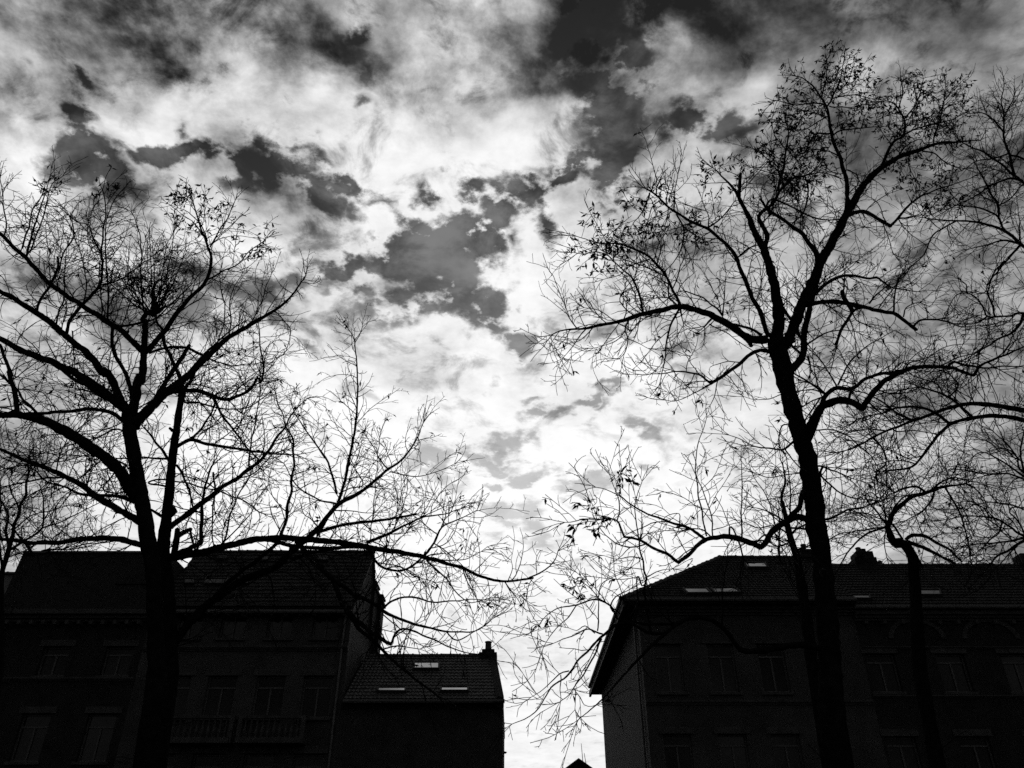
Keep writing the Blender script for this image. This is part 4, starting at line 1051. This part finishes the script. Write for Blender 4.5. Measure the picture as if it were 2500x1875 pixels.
t.limb([('R1', [(710, 1145), (680, 1220), (705, 1290), (690, 1370), (640, 1440)])], 4.5, 1.6)
t.limb([('R1', [(680, 1230), (620, 1300), (520, 1340), (450, 1355)])], 3, 1.5)
t.limb([('R1', [(690, 1200), (620, 1170), (540, 1110), (470, 1070), (380, 1060)])], 3.4, 1.5)
t.limb([('R1', [(1400, 1115), (1330, 1040), (1200, 960), (1090, 940), (1000, 990)])], 5, 2)
t.limb([('R1', [(1400, 1115), (1415, 940), (1425, 800)])], 3.6, 1.6)
t.limb([('R1', [(1060, 1035), (990, 985), (900, 990)])], 4, 2)
t.limb([('R1', [(1005, 990), (1000, 900), (1000, 850)])], 4, 3)
t.limb([('R1', [(400, 1210), (330, 1290), (280, 1370), (220, 1430)])], 3.4, 1.5)
t.limb([('R1', [(860, 705), (750, 740), (680, 780), (640, 820), (520, 850)])], 3.4, 1.6)
t.limb([('R1', [(330, 1215), (280, 1150), (240, 1080)])], 2.6, 1.5)
t.limb([('R1', [(705, 1290), (780, 1320), (850, 1360)])], 2.6, 1.4)
t.limb([('R1', [(1300, 1180), (1420, 1240), (1520, 1310), (1640, 1390)])], 3, 2)
t.limb([('R1', [(1770, 1390), (1680, 1370), (1600, 1410), (1500, 1490), (1400, 1560), (1310, 1615)])], 10, 8, -.5, .6)
t.limb([('R1', [(1310, 1615), (1240, 1560), (1150, 1535), (1050, 1530), (950, 1545), (800, 1550)])], 6, 1.6, -.4)
t.limb([('R2', [(1205, 100), (1120, 150), (1040, 190), (950, 220), (860, 205)])], 3.4, 1.5)
t.limb([('R2', [(1250, 80), (1230, 180), (1200, 250)])], 3, 1.5)
# right of the trunk
t.limb([('R4', [(240, 860), (310, 800), (360, 740), (372, 660), (375, 560), (400, 430), (440, 270), (470, 170), (520, 0)])], 19, 9, 1.4, .5)
t.limb([('R4', [(375, 640), (330, 540), (260, 410), (190, 330)])], 9, 7, .2)
t.limb([('R4', [(355, 720), (290, 650), (215, 545)])], 7, 6, .2)
t.limb([('R4', [(405, 730), (420, 790), (432, 855)])], 7, 3, 0, .4)
t.limb([('R4', [(390, 640), (460, 590), (560, 540), (660, 515), (800, 530)])], 5, 2)
t.limb([('R4', [(365, 310), (480, 295), (600, 285), (720, 300), (860, 330), (1000, 365), (1100, 385), (1190, 440), (1285, 515)])], 12, 8, .8, .8)
t.limb([('R4', [(1260, 490), (1310, 445), (1420, 430), (1540, 450), (1650, 490), (1780, 480)])], 6, 1.8)
t.limb([('R4', [(830, 335), (765, 370), (710, 460), (660, 560), (625, 635)])], 7, 7, -.2, .5)
t.limb([('R4', [(770, 370), (735, 310), (690, 250), (680, 200)])], 11, 10, 0, .9)
t.limb([('R4', [(690, 210), (705, 120), (695, 0)])], 4, 2)
t.limb([('R4', [(1100, 375), (1110, 240), (1130, 130), (1170, 50)])], 5.5, 2)
t.limb([('R4', [(905, 300), (960, 230), (1030, 175)])], 4.5, 3)
t.limb([('R4', [(980, 340), (1060, 230), (1150, 120), (1250, 0)])], 3, 1.6)
t.limb([('R4', [(460, 220), (560, 140), (640, 95), (720, 75), (820, 85), (910, 100), (960, 90), (1020, 130), (1100, 175), (1200, 190), (1300, 205)])], 9, 2, .7, wm=6)
t.limb([('R4', [(770, 380), (800, 440), (860, 465)])], 3.6, 2.5)
t.limb([('R4', [(1180, 410), (1200, 330), (1300, 295), (1390, 325), (1440, 260)])], 3.4, 1.5)
t.limb([('R4', [(370, 1430), (420, 1340), (460, 1240), (510, 1150), (590, 1100), (680, 1085), (760, 1105), (850, 1150)])], 30, 16, -.8, .4, wm=19)
t.limb([('R4', [(850, 1150), (890, 1080), (960, 990), (1060, 910), (1180, 850), (1290, 815), (1400, 815), (1520, 815), (1620, 840), (1750, 890)])], 15, 7, -1.0, wm=10)
t.limb([('R4', [(1750, 885), (1800, 810), (1900, 760), (2050, 700), (2180, 640), (2320, 560)])], 7, 2.5, .3)
t.limb([('R4', [(505, 1170), (545, 1050), (640, 990), (740, 995), (800, 970), (870, 910), (1000, 870), (1120, 855), (1190, 840)])], 12, 6, .4)
t.limb([('R4', [(735, 1095), (745, 1040), (755, 1000)])], 7, 6, 0, .2)
t.limb([('R4', [(650, 985), (600, 900), (530, 790), (430, 660)])], 5, 2)
t.limb([('R4', [(650, 960), (720, 820), (800, 720), (880, 650), (1000, 580), (1110, 515)])], 4.5, 1.6)
t.limb([('R4', [(540, 1035), (430, 950), (300, 870)])], 5, 4)
t.limb([('R4', [(530, 1030), (440, 1000), (310, 1012)])], 4, 3)
t.limb([('R4', [(520, 1060), (430, 1100), (340, 1150)])], 4, 3)
t.limb([('R4', [(505, 1070), (430, 1180), (370, 1260)])], 4, 3)
t.limb([('R4', [(1190, 845), (1230, 780), (1320, 760), (1370, 740)])], 5, 2)
t.limb([('R4', [(1540, 815), (1590, 775), (1700, 800), (1830, 825), (2000, 810), (2170, 820)])], 6, 2.5)
t.limb([('R4', [(1480, 805), (1600, 750), (1750, 700), (1850, 640)])], 3.6, 1.8)
t.limb([('R4', [(1115, 860), (1112, 770)])], 3, 2)
t.limb([('R4', [(895, 1090), (960, 1160), (1050, 1230), (1110, 1300), (1125, 1380)])], 5, 2)
t.limb([('R5', [(420, 990), (500, 955), (600, 920), (700, 890), (790, 860), (900, 835)])], 7, 3)
t.limb([('R5', [(370, 510), (450, 535), (540, 560), (650, 620), (740, 640)])], 6, 2)
t.limb([('R5', [(385, 590), (480, 690), (580, 760), (690, 800), (800, 810)])], 6, 2.5)
n_k = len(t.limbs)
# the low kinked limb on the left
t.limb([('R2', [(1890, 1060), (1840, 1015), (1780, 1005), (1700, 1040), (1620, 1100), (1580, 1170), (1540, 1205)])], 17, 14, -.5, .5)
t.limb([('R2', [(1540, 1205), (1470, 1175), (1400, 1150), (1300, 1135), (1200, 1145), (1120, 1190), (1050, 1260), (990, 1310)])], 14, 9, -.7, .6)
t.limb([('R2', [(990, 1310), (900, 1250), (820, 1210), (720, 1160), (620, 1135)])], 9, 6, -.5, .5)
t.limb([('R2', [(620, 1135), (595, 1070), (570, 1030), (500, 1010), (400, 1018), (300, 1025), (220, 1040)])], 5.5, 1.8, -.3, 1.3)
t.limb([('R2', [(1160, 1150), (1080, 1090), (980, 1050), (870, 1015), (760, 970), (650, 910), (580, 850), (430, 800)])], 9, 1.8, -.3, wm=5)
t.limb([('R2', [(1175, 1130), (1140, 960), (1110, 780), (1100, 640), (1110, 550), (1140, 440), (1180, 330)])], 4.5, 1.6, .2, .8)
t.limb([('R2', [(1415, 1145), (1410, 980), (1415, 800), (1410, 600)])], 4.5, 1.6, .2, .8)
t.limb([('R2', [(1330, 1130), (1330, 1075), (1360, 1080), (1400, 1200), (1430, 1280)])], 5, 4, .1, .5)
t.limb([('R2', [(1845, 800), (1800, 930), (1730, 1020)])], 12, 12, -.2, .3)
t.limb([('R2', [(1740, 990), (1740, 800), (1720, 650), (1710, 580)])], 4.5, 2)
t.limb([('R2', [(1640, 1060), (1590, 880), (1500, 740), (1460, 640)])], 3.6, 1.5)
t.limb([('R2', [(1880, 1090), (1830, 1080), (1740, 1075)])], 7, 5)
t.limb([('R2', [(570, 1030), (590, 940), (560, 820), (515, 700)])], 3.4, 1.5)
t.limb([('R2', [(1200, 1130), (1150, 1090), (1080, 1080)])], 4, 3)
t.limb([('R2', [(720, 1160), (690, 960), (700, 880), (740, 760)])], 3.4, 1.5)
t.limb([('R2', [(990, 1060), (990, 980), (900, 1000), (860, 1080)])], 2.8, 1.4)
t.limb([('R2', [(1780, 480), (1690, 545), (1600, 540), (1500, 520), (1400, 480), (1330, 450)])], 6, 1.8, -.4)
t.limb([('R2', [(1740, 380), (1680, 385), (1670, 500)])], 4, 3, 0, .5)
t.limb([('R2', [(1830, 700), (1700, 720), (1590, 735), (1490, 705)])], 4, 1.8)
t.limb([('R2', [(1700, 540), (1760, 620), (1800, 660)])], 4, 3)
t.limb([('R2', [(1670, 180), (1600, 205), (1500, 210), (1430, 190)])], 3, 1.4)
for lb in t.limbs[n_k:]: lb['d'] *= .6
n_low = len(t.limbs)
# lowest limbs, dark against the corner house, tips in the gap
t.limb([('p', [(2022, 1590), (1960, 1575)]), ('c3', [(1725, 880), (1600, 900), (1480, 890), (1400, 790), (1290, 700), (1180, 685), (1080, 720), (900, 870), (720, 1060), (600, 1200), (520, 1270), (430, 1345)])], 17, 2, -1.2, wm=10, d=.5)
t.limb([('c3', [(1080, 720), (960, 730), (830, 720), (700, 700)]), ('R6', [(800, 480), (770, 420), (720, 380), (640, 360), (540, 385), (440, 410), (320, 440), (260, 490), (210, 555)])], 8, 1.8, -.3)
t.limb([('c3', [(1000, 790), (880, 780), (760, 720)]), ('R6', [(800, 560), (700, 640), (600, 740), (510, 830), (470, 890), (400, 970), (300, 1040), (210, 1190), (120, 1270), (0, 1320)])], 9, 1.8, -.4, wm=5)
t.limb([('R6', [(700, 625), (610, 595), (540, 600), (420, 660), (320, 690)])], 4.5, 1.6)
t.limb([('R6', [(690, 660), (640, 780), (580, 890), (520, 980), (450, 1080), (370, 1150)])], 5, 1.6)
t.limb([('R6', [(440, 910), (370, 930), (270, 1030), (150, 1110)])], 3.4, 1.4)
t.limb([('R6', [(660, 600), (668, 480), (660, 360), (620, 280), (500, 150)])], 3.4, 1.4)
t.limb([('R6', [(665, 350), (690, 240), (760, 200), (830, 160)])], 3, 1.4)
t.limb([('R6', [(500, 400), (440, 490), (340, 580), (270, 680), (225, 770)])], 3, 1.4)
t.limb([('R6', [(375, 940), (375, 1060), (372, 1180)])], 2.6, 1.5)
t.limb([('R6', [(490, 1050), (490, 1140), (485, 1210)])], 2.4, 1.4)
t.limb([('R6', [(800, 470), (760, 420), (800, 340), (900, 285)])], 4.5, 2)
t.limb([('R6', [(640, 620), (560, 560), (500, 600), (440, 580)])], 3, 1.4)
t.limb([('R6', [(480, 1050), (560, 1170), (620, 1185)])], 2.6, 1.5)
t.limb([('c3', [(900, 790), (868, 600), (860, 480)]), ('R2', [(765, 1400), (740, 1280), (720, 1170)])], 6, 4, -.1, .8)
t.limb([('R2', [(765, 1450), (740, 1470), (715, 1400), (705, 1430), (710, 1560)])], 4, 3.5, .1, .3)
t.limb([('R2', [(740, 1290), (660, 1270), (560, 1285), (480, 1265)])], 3, 1.4)
t.limb([('R2', [(770, 1410), (840, 1370), (940, 1350)])], 3, 1.4)
for lb in t.limbs[n_low:]: lb['d'] *= .26
build_tree(t, 'street_tree', 'tallest bare tree with kinked limbs and clustered leaves in front of the corner house', TG1, step=.092, leafp=.03, clumps=((1582,513,70),(1459,586,90),(1764,420,60),(2017,208,150),(2198,259,90),(2313,245,120),(1919,335,90),(1963,400,90),(2288,447,70),(2208,415,60),(1430,1275,60),(1524,1180,40),(1408,1440,35),(1700,560,50)))

# ---- T6: slim stem just behind the tall tree
t = Tree(53, 16.5)
t.trunk([('p', [(1985, 1640), (1968, 1500)]), ('R5', [(185, 1420), (150, 1280), (110, 1150), (85, 1050), (60, 930), (40, 830)])], [30, 28, 26, 24, 21, 18, 15, 8])
t.limb([('R5', [(60, 930), (30, 800), (60, 640), (40, 480)])], 9, 3, .4)
t.limb([('R5', [(90, 1060), (-20, 960), (-120, 900), (-240, 880)])], 6, 2)
t.limb([('R5', [(100, 1120), (-40, 1050), (-180, 1060), (-320, 1010)])], 5, 2)
t.limb([('R5', [(120, 1190), (0, 1230), (-120, 1180), (-280, 1200)])], 5, 2)
t.limb([('R5', [(110, 1140), (200, 1050), (420, 1010), (560, 1000)])], 5, 2)
t.limb([('R5', [(150, 1270), (420, 1180), (560, 1120), (700, 1100)])], 5, 2)
t.limb([('R5', [(15, 1360), (5, 1200), (15, 1050), (-10, 900)])], 6, 3)
build_tree(t, 'street_tree', 'slim bare stem standing just behind the tallest tree, low crown', TG1, shoot=(.5, 1.6), step=.14, tw=(.0078, .0044), leafp=.02)

# ---- T8: pollarded tree with a bent stump
t = Tree(61, 15.5)
t.trunk([('p', [(2245, 1640), (2238, 1500)]), ('R5', [(1215, 1400), (1195, 1300), (1130, 1210), (1060, 1200)])], [34, 31, 29, 27, 25, 24])
t.limb([('R5', [(1070, 1215), (1025, 1170), (985, 1050)])], 20, 13, -.4, .3)
t.limb([('R5', [(985, 1050), (1030, 950), (1100, 860), (1200, 790), (1320, 750), (1420, 710), (1520, 690), (1700, 670)])], 13, 4, -.8)
t.limb([('R5', [(1320, 740), (1260, 700), (1180, 695), (1100, 720), (1040, 755)])], 7, 4, -.3)
t.limb([('R5', [(1040, 745), (950, 670), (890, 640), (890, 560), (960, 500), (970, 430), (930, 340), (860, 290)])], 4.5, 3)
t.limb([('R5', [(985, 1040), (870, 900), (790, 800), (790, 760), (850, 750), (900, 790)])], 6, 3)
t.limb([('R5', [(975, 1020), (945, 850), (900, 740)])], 5, 2)
t.limb([('R5', [(990, 1000), (1080, 830), (1160, 780), (1280, 770)])], 5, 3)
t.limb([('R5', [(1150, 1170), (1210, 1130), (1320, 1140), (1430, 1200), (1540, 1260), (1650, 1370)])], 9, 5)
t.limb([('R5', [(1160, 1190), (1280, 1230), (1400, 1290), (1600, 1390)])], 10, 6)
t.limb([('R5', [(1120, 1170), (1060, 1070), (1010, 1020)])], 6, 5)
t.limb([('R5', [(1410, 720), (1370, 830), (1250, 950), (1150, 1000)])], 5.5, 2.5)
t.limb([('R5', [(1500, 700), (1560, 800), (1640, 950), (1700, 1150), (1740, 1400)])], 5.5, 3)
t.limb([('R5', [(1690, 670), (1760, 700), (1850, 800), (1880, 870)])], 4.5, 2)
t.limb([('R5', [(1400, 705), (1500, 630), (1640, 620), (1760, 650), (1850, 680)])], 4.5, 2)
t.limb([('R5', [(960, 1060), (860, 1090), (780, 1130), (650, 1250), (560, 1400)])], 5.5, 3)
t.limb([('R5', [(950, 1060), (830, 1075), (700, 1090), (560, 1150)])], 4.5, 2)
t.limb([('R5', [(970, 1030), (960, 1180), (970, 1330)])], 3.5, 2)
t.limb([('R5', [(1200, 1280), (1260, 1350), (1300, 1420)])], 8, 6)
t.limb([('R5', [(980, 1010), (860, 960), (760, 930), (640, 930)])], 4, 2)
t.limb([('R5', [(1000, 990), (900, 830), (870, 700), (820, 560)])], 4, 2)
build_tree(t, 'pollarded_tree', 'pollarded tree with a bent stump behind the house with stepped chimney', TG1, shoot=(.5, 1.6), step=.095, tw=(.0082, .0046), leafp=.02)

# ---- T7: tree just outside the right edge, its limbs reaching in
t = Tree(71, 12.0)
t.trunk([('p', [(2790, 1800), (2775, 1500), (2750, 1200), (2720, 950), (2700, 750), (2690, 600), (2705, 470), (2690, 350), (2720, 220), (2710, 120)])], [60, 54, 48, 44, 38, 30, 22, 15, 8, 3])
for (y0, pts, w) in ((1150, [(2850, 1060), (2990, 1020), (3150, 1040)], 16), (950, [(2800, 840), (2920, 760), (3060, 730)], 15), (800, [(2760, 700), (2840, 580), (2960, 500)], 13),
                     (640, [(2780, 520), (2830, 400), (2920, 300)], 10), (500, [(2640, 400), (2600, 280), (2610, 180)], 8), (420, [(2760, 330), (2800, 230)], 6), (1300, [(2880, 1230), (3020, 1240), (3160, 1200)], 14)):
    t.limb([('p', [(2700 + max(0, y0 - 700) * .12, y0)] + pts)], w, 2.5)
t.limb([('p', [(2740, 1120), (2630, 1040), (2560, 1015)]), ('R4', [(2157, 1170), (2000, 1140), (1850, 1120), (1700, 1115), (1580, 1140), (1430, 1190), (1240, 1260), (1050, 1330), (940, 1380)]), ('R5', [(830, 265), (700, 330), (540, 390)])], 20, 2, -1.0, wm=11)
t.limb([('p', [(2745, 1160), (2640, 1070), (2560, 1040)]), ('R4', [(2157, 1250), (2000, 1215), (1850, 1215), (1700, 1235), (1560, 1280), (1460, 1370), (1370, 1490), (1280, 1600), (1200, 1640), (1060, 1655)])], 18, 4, .8, wm=11)
t.limb([('R5', [(1230, 490), (1130, 460), (960, 475), (780, 520)])], 4, 1.8)
t.limb([('R4', [(1560, 1275), (1430, 1185), (1310, 1145), (1170, 1140), (1000, 1190), (800, 1240)])], 8, 2.5)
t.limb([('R4', [(1740, 1225), (1620, 1110), (1500, 1040), (1400, 1000), (1300, 980), (1160, 1000)])], 8, 2.5)
t.limb([('R4', [(1250, 1250), (1060, 1140), (930, 1050), (780, 1010)])], 6, 2.5)
t.limb([('R4', [(940, 1380), (840, 1440), (760, 1480), (640, 1510)])], 5, 2)
t.limb([('R4', [(930, 1390), (1010, 1480), (1040, 1560), (1040, 1640)])], 5, 2.5)
t.limb([('R4', [(1040, 1335), (900, 1320), (760, 1340), (640, 1390)])], 4.5, 2, d=1.6)
t.limb([('R4', [(1090, 1310), (1130, 1340), (1250, 1330), (1400, 1350)])], 4, 2)
t.limb([('R4', [(1500, 1040), (1460, 960), (1350, 920), (1260, 880)])], 4.5, 2, d=1.6)
t.limb([('R4', [(1550, 1070), (1620, 960), (1560, 880), (1500, 850)])], 4.5, 2, d=1.5)
t.limb([('p', [(2680, 600), (2590, 510)]), ('R3', [(1936, 960), (1850, 890), (1740, 800), (1640, 740), (1520, 690), (1460, 620)])], 12, 2, -.6, wm=7)
t.limb([('R3', [(1930, 945), (1850, 930), (1720, 970), (1640, 1030), (1500, 1100), (1400, 1150)])], 6, 2)
t.limb([('R3', [(1870, 900), (1835, 760), (1800, 650), (1800, 500), (1780, 400), (1800, 330)])], 7, 2)
t.limb([('R3', [(1800, 620), (1740, 540), (1650, 485), (1560, 490)])], 4, 1.8)
t.limb([('R3', [(1800, 520), (1850, 420), (1880, 340)])], 3.6, 1.8)
t.limb([('R3', [(1830, 760), (1740, 790), (1620, 810), (1560, 850)])], 4.5, 2, d=1.4)
t.limb([('R3', [(1840, 770), (1936, 800), (2050, 860)])], 5, 4)
t.limb([('p', [(2700, 740), (2600, 660)]), ('R3', [(1936, 1390), (1850, 1310), (1750, 1260), (1600, 1220), (1480, 1215), (1330, 1205), (1210, 1185)])], 16, 2, -.9, wm=8)
t.limb([('R3', [(1800, 1280), (1760, 1190), (1700, 1150), (1600, 1120), (1470, 1110)])], 6, 2)
t.limb([('R3', [(1765, 1200), (1760, 1110), (1690, 990), (1630, 870), (1590, 790)])], 6, 2)
t.limb([('R3', [(1910, 1370), (1820, 1350), (1700, 1370), (1560, 1410)])], 6, 2)
t.limb([('R3', [(1910, 1380), (1830, 1470), (1740, 1560), (1690, 1650)]), ('R4', [(1850, 210), (1780, 220)])], 6, 2)
t.limb([('R3', [(1760, 1115), (1850, 1060), (1936, 960)])], 4, 2)
t.limb([('R3', [(1480, 1215), (1400, 1260), (1320, 1310), (1260, 1440), (1130, 1560)])], 4.5, 2, .4)
t.limb([('p', [(2715, 900), (2600, 790)]), ('R4', [(2170, 380), (2050, 400), (1950, 410), (1860, 405), (1830, 340), (1770, 260), (1690, 215), (1600, 240), (1550, 330)])], 13, 2, .7, wm=6)
t.limb([('R4', [(1860, 405), (1780, 460), (1700, 470)])], 4.5, 2)
t.limb([('R4', [(2150, 390), (2120, 480), (2050, 540), (1900, 620), (1800, 700), (1770, 850)])], 7, 2.5)
t.limb([('R4', [(1690, 215), (1690, 150), (1640, 110)])], 3.6, 1.8)
t.limb([('R4', [(1920, 405), (1880, 260), (1860, 210), (1890, 110), (1980, 0)])], 5, 3)
t.limb([('p', [(2750, 1240), (2620, 1190)]), ('R5', [(2212, 570), (2150, 430), (2050, 300), (1930, 190)])], 12, 2, wm=6, d=1.2)
t.limb([('R5', [(2240, 620), (2100, 520), (1950, 430), (1850, 380), (1780, 400), (1720, 470)])], 6, 2)
t.limb([('R5', [(2240, 640), (2080, 580), (1900, 580), (1750, 560), (1640, 540), (1500, 545)])], 5.5, 1.8)
t.limb([('R5', [(2212, 560), (2180, 400), (2190, 300), (2212, 200)])], 6, 3)
t.limb([('p', [(2770, 1420), (2640, 1350)]), ('R5', [(2212, 1140), (2100, 1060), (2000, 1000), (1900, 970), (1800, 960), (1680, 960), (1560, 980)])], 15, 2, -.6, wm=8)
t.limb([('R5', [(2230, 1170), (2080, 1260), (1960, 1330), (1880, 1420)])], 7, 4)
t.limb([('R5', [(2230, 1150), (2050, 1190), (1880, 1205), (1700, 1220)])], 6, 2.5)
t.limb([('R5', [(2230, 1140), (2140, 980), (2080, 930), (2100, 880), (2200, 880)])], 5, 3)
t.limb([('R5', [(2212, 900), (2080, 850), (1880, 835), (1800, 850)])], 5, 2)
t.limb([('R5', [(2020, 1010), (1980, 1120), (1900, 1180), (1780, 1300)])], 4.5, 2, d=1.6)
t.limb([('R5', [(1900, 975), (1850, 880), (1760, 860), (1700, 900)])], 4, 2, d=1.6)
t.limb([('R5', [(2150, 1230), (2050, 1330), (1960, 1420)])], 4, 2, d=1.5)
t.limb([('R5', [(2170, 450), (2080, 360), (1990, 340), (1900, 260)])], 4, 2, d=1.4)
build_tree(t, 'street_tree', 'bare tree beyond the tallest one, its trunk hidden, arching limbs overhead', TG1, step=.078, shoot=(.4, 1.25), leafp=.02)
